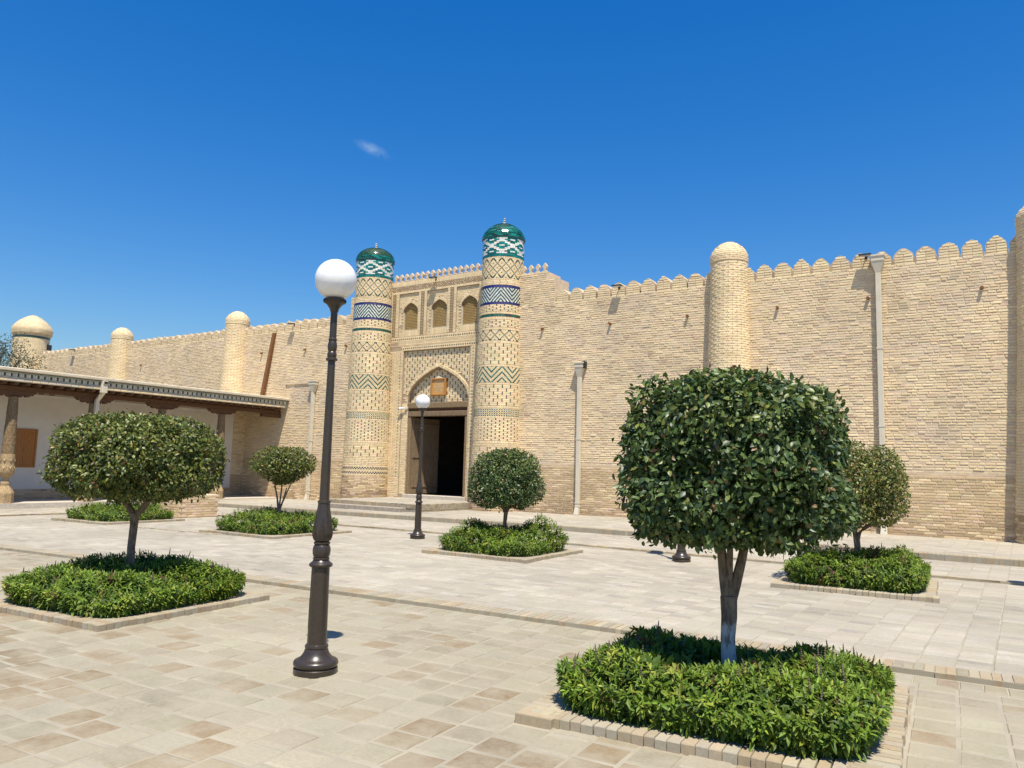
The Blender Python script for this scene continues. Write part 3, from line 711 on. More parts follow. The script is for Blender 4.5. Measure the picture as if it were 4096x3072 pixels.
# bands between windows and panel, and the cornice
def dotband(z0,z1,x0,x1,y=PY):
    x=x0;i=0
    while x<x1:
        if i%2==0:
            zm=(z0+z1)/2; pb(x,x+.05,z0,zm-.022,y); pb(x,x+.05,zm+.022,z1,y); pb(x+.004,x+.046,zm-.02,zm+.02,y,random.choice((DKG,DKG,GREEN,NAVY)),True,gap=.002,gz_=.002)
        else: pb(x,x+.05,z0,z1,y)
        x+=.051;i+=1
dotband(6.27,6.45,-20.3,-15.5); rows(-20.3,-15.5,6.235,6.268,PY,lambda x,z:True,.24,.033); rows(-20.3,-15.5,6.085,6.115,PY,lambda x,z:True,.24,.03); dotband(5.91,6.08,-19.75,-16.1)
x=-19.9
while x<-15.6:     # herringbone band
    for s in (1,-1):
        a=math.radians(58*s); b.add((x,PY+.002,6.175+s*.028),(math.cos(a),0,math.sin(a)),(-math.sin(a),0,math.cos(a)),(0,-1,0),.062,.036,.011,vary(random.choice(TC),.08))
    x+=.052
uprights(-20.35,-15.5,8.15,8.24,PY,.05); uprights(-20.35,-15.5,8.44,8.62,PY,.048)
for q in range(4):
    z=8.25+q*.046; n=90
    for k in range(n):
        x=-20.35+k*4.85/n
        if (k+q)%2==0: pb(x,x+.05,z,z+.04,PY,random.choice(((.50,.34,.14),CREAM,(.40,.24,.15))))
        else: pb(x,x+.05,z+.005,z+.035,PY,(.10,.06,.04),d=.003)
# side strips with chevrons and dots
def chevstrip(x0,x1,z0,z1):
    z=z0; w=x1-x0; k=0
    while z<z1:
        a=.36*w
        for xa,xb in ((x0,x0+a),(x1-a,x1)):
            pb(xa,xb,z,z+.058,PY)
            if k%2==0:
                xm=(xa+xb)/2; pb(xm-.018,xm+.018,z+.012,z+.046,PY-.006,random.choice((DKG,NAVY,(.10,.05,.03))),True,d=.007,gap=.002,gz_=.002)
        for s in (1,-1):
            an=math.radians(-32*s); cxm=(x0+x1)/2-s*w*.07
            b.add((cxm,PY+.002,z+.03),(math.cos(an),0,math.sin(an)),(-math.sin(an),0,math.cos(an)),(0,-1,0),w*.155,.044,.010,vary(random.choice(TC),.08))
        z+=.0595;k+=1
chevstrip(-20.34,-19.63,1.15,5.9); chevstrip(-16.42,-15.75,1.15,5.9)
rows(-20.5,-19.62,.2,1.15,PY,lambda x,z:True,.25,.066); rows(-16.42,-15.5,.2,1.15,PY,lambda x,z:True,.25,.066)
rows(PXL,-19.31,.5,AZ-.02,PY+.03,lambda x,z:True,.2,.064); rows(-16.49,PXR,.5,AZ-.02,PY+.03,lambda x,z:True,.2,.064)
b.build(GP,'brick','portal_bricks_joined',M['brick'],M['brick1'],300,jit=.03,minpx=1); gb.build(GP,'glazed_tile','portal_tiles_joined',M['glaze'],M['glaze'],0,chamf=False,jit=.02)
# lattice windows
for c,w in WIN:
    Wn=G(); Wn.box(c-w-.002,c-w+.03,PY+.06,PY+.16,WB,WS); Wn.box(c+w-.03,c+w+.002,PY+.06,PY+.16,WB,WS); Wn.box(c-w+.03,c+w-.03,PY+.06,PY+.16,WB-.01,WB+.03)
    win=Wn.obj('lattice_window',M['coping'],GP)
    lat=Bricks(); s=.040; hx=s*math.sqrt(3)
    for r in range(0,40):
        for q in range(-12,13):
            x=c+(q+.5*(r%2))*hx; z=WB+.03+r*1.5*s
            for a in (90,210,330):
                ex=math.cos(math.radians(a)); ez=math.sin(math.radians(a)); X=x+ex*s/2; Z=z+ez*s/2
                if abs(X-c)<w-.015 and WB+.02<Z<WS+WR*archz((X-c)/w)-.02: lat.add((X,PY+.15,Z),(ex,0,ez),(-ez,0,ex),(0,-1,0),s*1.12,.021,.035,vary((.42,.29,.12),.15))
    lat.build(win,'lattice','lattice',M['brick'],M['brick1'],0,chamf=False,jit=.01)
# rooms behind windows and the dark passage behind the door
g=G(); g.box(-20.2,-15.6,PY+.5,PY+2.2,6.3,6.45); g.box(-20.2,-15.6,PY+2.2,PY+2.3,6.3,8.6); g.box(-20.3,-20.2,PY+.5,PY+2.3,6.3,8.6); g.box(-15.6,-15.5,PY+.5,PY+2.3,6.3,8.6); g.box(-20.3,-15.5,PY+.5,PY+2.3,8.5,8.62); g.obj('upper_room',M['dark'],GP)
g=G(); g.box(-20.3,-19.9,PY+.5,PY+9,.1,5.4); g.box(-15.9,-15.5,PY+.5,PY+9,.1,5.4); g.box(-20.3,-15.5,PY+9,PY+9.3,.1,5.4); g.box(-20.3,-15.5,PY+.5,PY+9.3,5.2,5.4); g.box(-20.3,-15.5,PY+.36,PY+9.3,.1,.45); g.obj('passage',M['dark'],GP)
# small lotus merlons along the portal top
def lotus(x,z,y,parent,dep=.10):
    pr=[(.115,0),(.085,.03),(.040,.065),(.030,.095),(.048,.130),(.080,.178),(.082,.205),(.045,.262),(0,.315)]
    poly=pr+[(-a,c) for a,c in pr[-2::-1]]
    g=G(); g.prism([(x+a,z+c-.01) for a,c in poly],'y',y,y+dep); me_=g.obj('lotus_merlon',M['coping2'],parent)
M['coping2']=plain('beige_brick_trim',(.50,.39,.26),.9,fine=12,col2=(.64,.51,.35),bst=.6,bd=.006,spec=.15)
for k in range(18):
    x=-20.18+k*.262
    if x<-15.5: lotus(x,8.64,PY+.01,GP)
# raised wall shoulders beside the towers
def shoulder(label_parent,x0,x1,xs_,ztop,zs_):
    g=G(); g.box(min(x0,xs_),max(x0,xs_),WY-.004,WY+.9,NOTCH-.1,ztop); g.box(min(xs_,x1),max(xs_,x1),WY-.004,WY+.9,NOTCH-.1,zs_); o=g.obj('shoulder',M['mortar'],GP)
    bs=Bricks(); z=NOTCH-.05
    while z<ztop-.05:
        x_end=x1 if z<zs_-.05 else xs_; xa,xe=min(x0,x_end),max(x0,x_end); x=xa
        while x<xe:
            l=random.uniform(.15,.27); xb=min(x+l,xe)
            if xb-x>.04: bs.add(((x+xb)/2,WY-.002,z+.03),(1,0,0),(0,0,1),(0,-1,0),xb-x-.018,.048,random.uniform(.006,.018),vary(random.choice((CREAM,CREAM2,GREYB)),.1))
            x+=l
        z+=.0695
    bs.build(o,'brick','shoulder_bricks',M['brick'],M['brick1'],0)
shoulder(GP,-14.3,-12.73,-13.07,8.17,7.93); shoulder(GP,-21.5,-22.42,-22.2,8.17,7.5)
for x in (-14.02,-13.74,-13.46,-13.18): lotus(x,8.17,WY+.02,GP)
# door frame, lintels, leaf, threshold
g=G(); g.box(-19.30,-19.17,PY+.06,PY+.34,.46,3.42,.015); g.obj('door_post',M['doorwood'],GP)
g=G(); g.box(-16.63,-16.50,PY+.06,PY+.34,.46,3.42,.015); g.obj('door_post',M['doorwood'],GP)
g=G(); g.box(-19.34,-16.46,PY+.02,PY+.34,3.70,3.91,.015); g.obj('lintel',M['doorwood'],GP)
g=G(); g.box(-19.34,-16.46,PY+.12,PY+.34,3.585,3.70); g.obj('lintel',M['wood'],GP)
g=G(); g.box(-19.34,-16.46,PY+.04,PY+.34,3.40,3.585,.015); g.obj('lintel',M['oldwood'],GP)
g=G(); g.box(-19.40,-16.46,PY-.02,PY+.40,.2,.50,.012); g.obj('threshold',M['stone'],GP)
def leaf_door(hx,ang,sgn):
    D=bpy.data.objects.new('door_leaf',None); COL.objects.link(D); D.parent=GP; D.matrix_parent_inverse=world_inv(GP); D.location=(hx,PY+.20,.5); D.rotation_euler=(0,0,math.radians(ang))
    w=1.26
    for k in range(4):
        g=G(); a=k*w/4; g.box(sgn*a if sgn>0 else -a-w/4+.006,sgn*a+w/4-.006 if sgn>0 else -a,-.03+random.uniform(-.004,.004),.03,0.02,2.86,.006); g.obj('plank',M['oldwood'],D,world=False)
    for z in (.25,1.35,2.6):
        g=G(); g.box(0 if sgn>0 else -w,w if sgn>0 else 0,-.05,-.031,z,z+.07,.004)
        g.obj('batten',M['oldwood'],D,world=False)
        for k in range(7):
            g=G(); xx=sgn*(.09+k*.18); g.lathe([(.018,0),(.016,.01),(.004,.016)],8); 
            g.V=[(xx+v[0],-.05-v[2],z+.035+v[1]) for v in g.V]; g.obj('nail',M['black'],D,world=False)
leaf_door(-19.17,78,1); leaf_door(-16.63,-86,-1)
# steps before the door
M['step']=plain('grey_step_stone',(.24,.20,.155),.9,fine=12,col2=(.36,.31,.24),bst=.6,bd=.008)
ST=empty('entrance_steps',(-17.3,19.5,.18),'low brick platform with one step before the gate door','steps')
def zt(x): return .18+tilt(x)
g=G(); g.box(-19.6,-15.55,18.3,PY+.1,-.1,.372); g.obj('platform',M['pmortar'],ST)
g=G(); g.box(-19.5,-16.0,17.98,18.29,-.1,.262,.012); g.obj('lower_step',M['step'],ST)
b=Bricks()
x=-19.6
while x<-15.56: b.add((x+.036,18.36,.25),(1,0,0),(0,1,0),(0,0,1),.063,.15,.128,vary(random.choice(KP),.1)); x+=.0725
y=18.3
while y<21.3: b.add((-15.62,y+.036,.25),(0,1,0),(-1,0,0),(0,0,1),.063,.15,.128,vary(random.choice(KP),.1)); y+=.0725
for i in range(15):
    for j in range(12):
        b.add((-19.5+i*.262,18.6+j*.262,.355),(1,0,0),(0,1,0),(0,0,1),.25,.25,.021,vary(random.choice(PC),.06))
x=-15.55
for r in range(2):
    y=18.3+.12*r
    while y<21.2: b.add((-15.548,y+.12,.12+r*.065+.03),(0,1,0),(0,0,1),(1,0,0),.225,.052,.01,vary(random.choice(KP),.1)); y+=.24
b.build(ST,'step_brick','step_bricks_joined',M['pave'],M['pave1'],250,jit=.03)
# framed plaque over the door
PL=empty('plaque',(-17.95,PY+.2,4.17),'amber framed plaque with pale lines of writing inside the gate arch','plaque')
g=G(); g.box(-18.24,-17.66,PY+.13,PY+.19,4.22,4.76); g.obj('panel',M['plaque'],PL)
for bx in ((-18.305,-18.24,4.17,4.81),(-17.66,-17.595,4.17,4.81),(-18.24,-17.66,4.17,4.225),(-18.24,-17.66,4.755,4.81)):
    g=G(); g.box(bx[0],bx[1],PY+.09,PY+.195,bx[2],bx[3],.01); g.obj('frame_strip',M['plaqueframe'],PL)
g=G(); g.prism([(-18.15,4.815),(-17.75,4.815),(-17.95,4.90)],'y',PY+.12,PY+.18); g.obj('gable',M['letter'],PL)
g=G()
for r,(z,h_,w_) in enumerate(((4.70,.012,.20),(4.655,.012,.44),(4.60,.010,.24),(4.565,.010,.20),(4.50,.014,.46),(4.46,.010,.40),(4.42,.010,.42),(4.375,.010,.30),(4.32,.014,.36))):
    x=-17.95-w_/2
    while x<-17.95+w_/2:
        l=random.uniform(.008,.022) if h_<.012 else w_; g.box(x,x+l,PY+.124,PY+.131,z,z+h_); x+=l+random.uniform(.004,.010)
g.obj('lettering',M['letter'],PL)
# white security camera at the door
SCm=empty('security_camera',(-19.45,PY,3.68),'small white security camera on the left jamb of the gate','camera')
g=G(); g.box(-19.42,-19.30,PY-.04,PY+.05,3.66,3.76,.01); g.obj('junction_box',M['pipe'],SCm)
g=G(); g.tube([(-19.40,PY-.03,3.71),(-19.48,PY-.07,3.71)],.018,8); g.obj('arm',M['whitebox'],SCm)
g=G(); g.tube([(-19.46,PY-.06,3.71),(-19.62,PY-.12,3.69)],[.04,.042],12); g.obj('housing',M['whitebox'],SCm); g=G(); g.tube([(-19.62,PY-.12,3.69),(-19.64,PY-.127,3.688)],.034,12); g.obj('lens',M['black'],SCm)

# ------------------------------------------------------------------ floodlights and drainpipes
def floodlight(x,y,z,label,reach=.17):
    F=empty('floodlight',(x,y,z),label,'floodlight','floodlights along the wall tops')
    g=G(); g.box(x-.03,x+.03,y-.02,y+.10,z-.05,z+.05); g.obj('bracket',M['black'],F)
    g=G(); g.tube([(x,y,z),(x,y-reach*.6,z+.06),(x,y-reach,z+.04)],.014,6); g.obj('arm',M['black'],F)
    g=G(); g.box(x-.15,x+.15,y-reach-.10,y-reach+.06,z+.0,z+.045,.01); g.obj('housing',M['black'],F)
    g=G(); g.box(x-.13,x+.13,y-reach-.09,y-reach+.04,z-.008,z+.002); g.obj('glass',M['sheet'],F)
for (u,v),yy,lab in [((2478,1150),WY,'black floodlight on the wall top between the gate and the round tower'),((3465,1030),WY,'black floodlight on the wall top beside the tall right drainpipe'),((1178,1300),WY,'black floodlight on the wall top left of the near lamp post'),((300,1402),WY,'black floodlight on the far wall top near the corner dome'),((1745,1117),PY,'black floodlight at the middle of the gate parapet')]:
    x,z=wpx(u,v,yy); floodlight(x,yy-.0,z,lab)
def drainpipe(x,z0,zh,label,hop=.30,w=.125,y=WY-.10):
    D=empty('drainpipe',(x,y,z0),label,'drainpipe','cream drainpipes on the wall'); h=w/2
    g=G(); g.box(x-hop/2,x+hop/2,y-.13,y+.09,zh-.16,zh,.012); g.box(x-hop/2-.02,x+hop/2+.02,y-.15,y+.09,zh-.03,zh+.01)
    V=[(x-hop/2+.01,y-.12,zh-.16),(x+hop/2-.01,y-.12,zh-.16),(x+hop/2-.01,y+.08,zh-.16),(x-hop/2+.01,y+.08,zh-.16),(x-h,y-h,zh-.46),(x+h,y-h,zh-.46),(x+h,y+h,zh-.46),(x-h,y+h,zh-.46)]
    g.add(V,[(0,1,2,3),(7,6,5,4),(0,4,5,1),(1,5,6,2),(2,6,7,3),(3,7,4,0)]); g.obj('hopper',M['pipe'],D)
    z=zh-.44; first=True
    while z>z0+.3:
        l=min(2.0,z-z0-.25); g=G(); g.box(x-h,x+h,y-h,y+h,z-l,z,.006); g.obj('pipe_length',M['pipe'],D)
        g=G(); g.box(x-h-.008,x+h+.008,y-h-.008,y+.10,z-l-.02,z-l+.025); g.obj('collar',M['pipe'],D); z-=l
    g=G(); g.add([(x-h,y-h,z),(x+h,y-h,z),(x+h,y+h,z),(x-h,y+h,z),(x-h-.02,y-h-.06,z0),(x+h+.02,y-h-.06,z0),(x+h,y+h-.03,z0),(x-h,y+h-.03,z0)],[(0,1,2,3),(7,6,5,4),(0,4,5,1),(1,5,6,2),(2,6,7,3),(3,7,4,0)]); g.obj('outlet_shoe',M['pipe'],D)
    return D
D=drainpipe(-11.70,.18,4.98,'cream drainpipe on the wall between the gate and the big tree')
g=G(); g.box(-11.62,-11.50,WY-.16,WY,4.80,5.02); g.obj('spout',M['black'],D)
drainpipe(-2.96,.18,7.33,'tall cream drainpipe reaching the wall top at the right',.31)
D=drainpipe(-24.02,.08,4.88,'cream drainpipe left of the gate, behind the near lamp post',.36)
g=G(); g.box(-25.85,-24.2,WY-.05,WY-.005,4.80,4.86); g.box(-25.85,-25.80,WY-.05,WY-.005,4.2,4.80); g.obj('cable_duct',M['coping2'],D)
TB=empty('timber_post',(-27.2,WY-.1,4.3),'brown timber leaning on the wall above the colonnade roof','timber')
g=G(); p0=np.array((-27.19,WY-.16,4.1)); p1=np.array((-26.70,WY-.05,7.08)); g.prism([(-.085,-.05),(.085,-.05),(.085,.05),(-.085,.05)],'z',0,1)
g.V=[(p0[0]+(p1[0]-p0[0])*v[2]+v[0],p0[1]+(p1[1]-p0[1])*v[2]+v[1],p0[2]+(p1[2]-p0[2])*v[2]) for v in g.V]; g.obj('post',M['wood2'],TB)

# ------------------------------------------------------------------ colonnade building on the left
AV=empty('colonnade_building',(-27,13,0),'white-walled building with carved timber columns and flat roof at left','building')
XW,XCo,XE=-28.35,-26.1,-25.65; FZ=.09
g=G(); g.box(-28.9,XW,-1,20.95,.42,4.1); g.obj('white_wall',M['plaster'],AV)
g=G(); g.box(XW,XW+.03,-1,20.90,3.62,3.66); g.obj('wall_moulding',M['plaster'],AV)
g=G(); g.box(-28.95,XW+.05,-1,20.95,-.4,.42); g.obj('brick_dado',M['mortar'],AV)
b=Bricks()
for k in range(5):
    y=8.-.12*(k%2)
    while y<20.9: b.add((XW+.05,y+.12,FZ+.03+k*.066),(0,1,0),(0,0,1),(1,0,0),.228,.054,.009,vary(random.choice((BROWN,PINK,TAN)),.12)); y+=.24
for k in range(54):
    y=20.96
    while y<WY: b.add((XW+.02,y+.12,FZ+.03+k*.0685),(0,1,0),(0,0,1),(1,0,0),.228,.054,.009,vary(random.choice((CREAM2,TAN,GREYB)) if k>12 else BROWN,.12)); y+=.24
b.build(AV,'brick','dado_bricks',M['brick'],M['brick1'],150)
g=G(); g.box(-28.9,XW+.02,20.95,WY+.05,-.4,4.0); g.obj('end_pier',M['mortar'],AV)
g=G(); g.box(-28.9,-25.80,-1,WY,-.5,FZ); g.obj('floor_platform',M['stone'],AV)
g=G(); g.box(-29.2,XE-.07,-1,WY-.01,3.93,4.10); g.obj('roof_slab',M['coping'],AV)
cp=G(); cp.box(-29.2,XE+.13,-1,WY-.008,4.115,4.22,.02); cp.obj('roof_coping',M['coping'],AV)
M['fascia']=plain('fascia_mortar',(.34,.33,.26),.9,fine=9,col2=(.42,.40,.31),bst=.4); FA=G(); FA.box(XE-.06,XE+.02,-1,WY-.012,3.80,4.10); fas=FA.obj('fascia',M['fascia'],AV)
b=Bricks(); gb=Bricks(); y=5.0; i=0
while y<WY-.06:
    if i%3==2: gb.add((XE+.02,y+.02,4.0),(0,1,0),(0,0,1),(1,0,0),.046,.098,.012,vary(DKG,.2)); y+=.056
    else: b.add((XE+.02,y+.035,4.0),(0,1,0),(0,0,1),(1,0,0),.060,.105,.012,vary(random.choice(((.56,.51,.39),(.62,.55,.42),(.50,.47,.37))),.08)); y+=.068
    i+=1
y=5.0
while y<WY-.2:
    b.add((XE+.02,y+.12,3.92),(0,1,0),(0,0,1),(1,0,0),.225,.035,.018,vary(random.choice(((.38,.39,.31),(.50,.46,.35))),.1)); b.add((XE+.02,y+.12,4.075),(0,1,0),(0,0,1),(1,0,0),.225,.03,.018,vary((.36,.38,.31),.1))
    b.add((XE+.02,y+.06,3.855),(0,1,0),(0,0,1),(1,0,0),.228,.075,.03,vary(random.choice((CREAM,(.60,.52,.38))),.08)); y+=.235
b.build(fas,'fascia_tile','fascia_tiles_joined',M['brick'],M['brick1'],300); gb.build(fas,'dark_tile','fascia_dark_tiles',M['glaze'],M['glaze1'],300,minpx=0)
y=-.6
while y<WY-.1:     # round rafters
    g=G(); g.tube([(-28.6,y,3.775),(XE-.02,y,3.775)],.065,9); g.obj('rafter',M['wood'],AV); y+=.335
g=G(); g.box(-28.4,XE-.05,-1,WY-.02,3.835,3.92); g.obj('soffit_boards',M['wood'],AV)
g=G(); g.box(XCo-.085,XCo+.085,-1,WY-.03,3.545,3.71,.02); g.obj('long_beam',M['wood'],AV)
def column(y):
    Cn=bpy.data.objects.new('column',None); COL.objects.link(Cn); Cn.parent=AV; Cn.matrix_parent_inverse=world_inv(AV); Cn.location=(XCo,y,FZ)
    g=G(); g.lathe([(.255,0),(.26,.30),(.235,.36),(.15,.50),(.135,.535),(.135,.545)],8); g.V=[(v[0]*math.cos(.39)-v[1]*math.sin(.39),v[0]*math.sin(.39)+v[1]*math.cos(.39),v[2]) for v in g.V]; g.obj('pedestal',M['carved'],Cn,world=False)
    g=G(); g.lathe([(.125,.54),(.13,.56),(.13,.64),(.12,.66)],20); g.obj('collar',M['carved'],Cn,world=False,smooth=True)
    g=G(); g.lathe([(.085,.64),(.08,.77),(.10,.79),(.175,.85),(.21,.93),(.215,1.02),(.20,1.16),(.185,1.24),(.20,1.30),(.205,1.36),(.19,1.5)],24); g.obj('bulb',M['carved'],Cn,world=False,smooth=True)
    g=G()
    for k in range(8):    # leaf lobes on the bulb
        a=k*math.pi/4; ca,sa=math.cos(a),math.sin(a)
        for r0,z0,z1 in ((.212,.98,1.15),(.198,1.22,1.40)):
            g.add([(ca*(r0-.02)-sa*.07,sa*(r0-.02)+ca*.07,z1),(ca*(r0-.02)+sa*.07,sa*(r0-.02)-ca*.07,z1),(ca*(r0+.035),sa*(r0+.035),z0+.05),(ca*(r0-.02),sa*(r0-.02),z0)],[(0,1,2),(0,2,3),(1,3,2)])
    g.obj('leaf_carving',M['carved'],Cn,world=False)
    V=[];F=[]; seg=40; zs=np.linspace(1.48,3.28,70)
    for z in zs:
        r0=.187-.055*(z-1.48)/1.8
        for i in range(seg):
            a=2*math.pi*i/seg; car=.006*math.sin(a*8+math.sin(z*11)*1.6)*math.sin(z*21)+.004*(1 if (z*5)%1<.12 else 0)
            if z>3.0: car=0
            V.append(((r0+car)*math.cos(a),(r0+car)*math.sin(a),z))
    for k in range(len(zs)-1):
        for i in range(seg): F.append((k*seg+i,k*seg+(i+1)%seg,(k+1)*seg+(i+1)%seg,(k+1)*seg+i))
    g=G(); g.add(V,F); g.obj('shaft',M['carved2'],Cn,world=False,smooth=True)
    # stepped bracket capital under the beam
    g=G(); pr=[(-.62,3.46),(-.62,3.40),(-.56,3.40),(-.54,3.34),(-.44,3.36),(-.42,3.30),(-.34,3.28),(-.30,3.34),(-.24,3.32),(-.20,3.27),(-.13,3.26)]
    poly=pr+[(-a,c) for a,c in pr[::-1]]; g.prism(poly,'x',-.085,.085); br=g.obj('bracket',M['wood'],Cn,world=False)
    g=G(); g.box(-.13,.13,-.14,.14,3.262,3.30,.01); g.obj('abacus',M['wood'],Cn,world=False)
M['carved2']=plain('carved_shaft_wood',(.12,.08,.042),.85,fine=20,col2=(.27,.19,.105),bst=1,bd=.012,spec=.2)
for y in (6.2,8.73,11.24,13.72,16.22,18.73): column(y)
g=G(); g.box(XCo-.09,XCo+.09,20.6,WY-.02,3.40,3.54); g.obj('bracket',M['wood'],AV)
for y in (12.2,13.05,13.4):     # round stubs on the white wall
    g=G(); g.tube([(XW-.02,y,3.72),(XW+.12,y,3.72)],.07,12); g.obj('beam_end',M['oldwood'],AV)
# shutters
SH=bpy.data.objects.new('shutter_window',None); COL.objects.link(SH); SH.parent=AV; SH.matrix_parent_inverse=world_inv(AV); SH.location=(XW,12.55,1.15)
g=G(); g.box(-.02,.035,-.52,-.46,0,1.31); g.box(-.02,.035,.46,.52,0,1.31); g.box(-.02,.035,-.46,.46,1.25,1.31); g.box(-.02,.035,-.46,.46,0,.05); g.obj('frame',M['shutter'],SH,world=False)
for s in (-1,1):
    a=-.455 if s<0 else .008; g=G(); g.box(-.01,.018,a,a+.447,.055,1.245); g.obj('leaf',M['shutter'],SH,world=False)
    for k in range(3):
        z0=.11+k*.385
        g=G(); g.prism([(a+.07,z0),(a+.377,z0),(a+.377,z0+.31),(a+.07,z0+.31)],'x',.018,.024); g.prism([(a+.11,z0+.04),(a+.337,z0+.04),(a+.337,z0+.27),(a+.11,z0+.27)],'x',.024,.036); g.obj('raised_panel',M['shutter'],SH,world=False)
# wall lantern
LN=empty('wall_lantern',(XW,13.85,2.4),'small black wall lantern on the white wall beside the shutters','lantern')
g=G(); g.lathe([(.05,-.02),(.05,.02)],12); g.V=[(XW+.0+v[2]+.02,13.85+v[0],2.42+v[1]) for v in g.V]; g.obj('wall_plate',M['black'],LN)
g=G(); g.tube([(XW+.02,13.85,2.36),(XW+.08,13.85,2.26),(XW+.15,13.85,2.27),(XW+.15,13.85,2.32)],.012,6); g.obj('arm',M['black'],LN)
g=G(); g.lathe([(.03,-.09),(.06,-.06),(.08,.10),(.075,.11)],6,(XW+.15,13.85,2.42)); g.obj('lantern_glass',M['sheet'],LN)
g=G(); g.lathe([(.095,.105),(.06,.15),(.02,.18),(.012,.23),(.004,.25)],6,(XW+.15,13.85,2.42)); g.obj('lantern_cap',M['black'],LN)
# rainwater spout on the fascia
RS=empty('drainpipe',(XE+.1,13.72,3.6),'short cream rainwater spout bent under the colonnade roof','drainpipe')
g=G(); g.box(XE+.02,XE+.22,13.64,13.80,3.98,4.10,.01); g.obj('spout_box',M['pipe'],RS); g=G(); g.box(XE+.20,XE+.225,13.66,13.78,4.0,4.08); g.obj('spout_mouth',M['black'],RS)
g=G(); g.box(XE+.03,XE+.20,13.63,13.81,3.70,3.98,.01); g.obj('hopper',M['pipe'],RS)
g=G(); g.prism([(XE+.03,3.72),(XE+.18,3.72),(XCo+.27,3.45),(XCo+.15,3.45)],'y',13.66,13.78); g.box(XCo+.15,XCo+.27,13.66,13.78,.15,3.47,.006); g.obj('pipe_length',M['pipe'],RS)
# low brick plinth in front of the colonnade
PB=empty('brick_plinth',(-19.8,13.3,0),'low square brick plinth behind the left tree','plinth')
g=G(); g.box(-20.4,-19.25,12.72,13.88,-.2,.60,.01); g.obj('core',M['mortar'],PB)
b=Bricks()
for k in range(9):
    for j in range(5):
        o_=.12*(k%2)
        if 12.72+j*.24+o_+.2<13.9: b.add((-19.25,12.84+j*.24+o_,.02+k*.067),(0,1,0),(0,0,1),(1,0,0),.228,.055,.01,vary(random.choice((TAN,CREAM2,PINK)),.1))
        if -20.4+j*.24+o_+.2<-19.2: b.add((-20.28+j*.24+o_,12.72,.02+k*.067),(1,0,0),(0,0,1),(0,-1,0),.228,.055,.01,vary(random.choice((TAN,CREAM2,PINK)),.1))
b.build(PB,'brick','plinth_bricks',M['brick'],M['brick1'],100)
SB=empty('stone_block',(-22.1,13.6,0),'small pale stone block before the colonnade','block')
g=G(); g.box(-22.5,-21.7,13.3,13.9,-.3,.12,.02); g.obj('block',M['coping'],SB)

# ------------------------------------------------------------------ street lamps
def lamp(loc,label,sc=1.0):
    T=empty('street_lamp',loc,label,'street lamp','globe lamp posts on the plaza'); T.scale=(sc,)*3
    def part(n,prof,seg=32,mat='lampmetal'):
        g=G(); g.lathe(prof,seg); return g.obj(n,M[mat],T,world=False,smooth=True)
    part('base_plate',[(.166,0),(.167,.04),(.160,.046)])
    part('base',[(.150,.046),(.160,.052),(.168,.066),(.170,.078),(.164,.094),(.148,.104),(.134,.107),(.128,.112),(.112,.128),(.096,.152),(.087,.178),(.085,.184),(.088,.190),(.089,.200),(.084,.212),(.075,.217)],40)
    part('lower_shaft',[(.074,.21),(.0685,.79),(.0685,.80)],32)
    part('ring',[(.068,.79),(.084,.796),(.090,.806),(.090,.816),(.080,.826),(.066,.836),(.058,.85),(.064,.853),(.064,.862),(.056,.866)],32)
    part('ball',[(.054,.862),(.060,.872),(.067,.893),(.069,.915),(.067,.938),(.059,.960),(.054,.966),(.063,.970),(.063,.982),(.052,.988)],32)
    vz=part('leaf_vase',[(.050,.985),(.066,1.0),(.075,1.03),(.0765,1.06),(.072,1.11),(.062,1.17),(.052,1.22),(.046,1.27),(.045,1.285)],32)
    g=G()
    for k in range(6):
        a=k*math.pi/3+.3
        for j in range(-3,4):
            pts=[];rd=[]
            for q in range(6):
                s=q/5; z=1.0+.04*abs(j)*0+s*(.19-.035*abs(j)); r=.0765-.10*max(0,z-1.06)**1.15*1.6 if z>1.06 else .062+.0145*min(1,(z-.99)/.05); aa=a+j*.115*(math.sin(s*2.6)*.9+.2)
                pts.append((r*math.cos(aa),r*math.sin(aa),z)); rd.append(.0058*(1-s*.65))
            g.tube(pts,rd,5)
    g.obj('acanthus_leaves',M['lampmetal'],vz,world=False,smooth=True)
    part('vase_collar',[(.046,1.28),(.050,1.285),(.050,1.30),(.040,1.305)],28)
    part('upper_shaft',[(.0385,1.29),(.029,2.42),(.0265,2.90)],28)
    part('upper_rings',[(.030,2.40),(.044,2.407),(.046,2.416),(.044,2.425),(.032,2.432),(.037,2.445),(.038,2.458),(.034,2.472),(.030,2.478),(.036,2.50),(.038,2.525),(.034,2.55),(.028,2.565),(.034,2.572),(.034,2.582),(.027,2.59)],28)
    cu=part('cup',[(.028,2.80),(.034,2.81),(.036,2.825),(.048,2.842),(.054,2.850),(.062,2.862),(.080,2.874),(.088,2.886),(.088,2.898),(.078,2.906),(.062,2.908)],36)
    g=G()
    for k in range(36): a=k*math.pi/18; g.tube([(.084*math.cos(a),.084*math.sin(a),2.876),(.0905*math.cos(a),.0905*math.sin(a),2.892),(.082*math.cos(a),.082*math.sin(a),2.905)],.0035,4)
    g.obj('gadroon_edge',M['lampmetal'],cu,world=False)
    R_=.166; zc=3.066; prof=[(R_*math.sin(q),zc-R_*math.cos(q)) for q in np.linspace(.40,math.pi-.01,40)]
    part('globe',prof,64,'globe')
    a0=-2.45; g=G(); V=[];F=[]
    for i in range(7):
        aa=a0+i*.14-.42
        for z,rr in ((.33,.0745),(.56,.0725)): V.append((rr*math.cos(aa),rr*math.sin(aa),z))
    for i in range(6): F.append((2*i,2*i+2,2*i+3,2*i+1))
    g.add(V,F); hatch=g.obj('access_hatch',M['lampmetal'],T,world=False); sm=hatch.modifiers.new('s','SOLIDIFY'); sm.thickness=.004
    return T
l1=(-4.571,4.255,0)
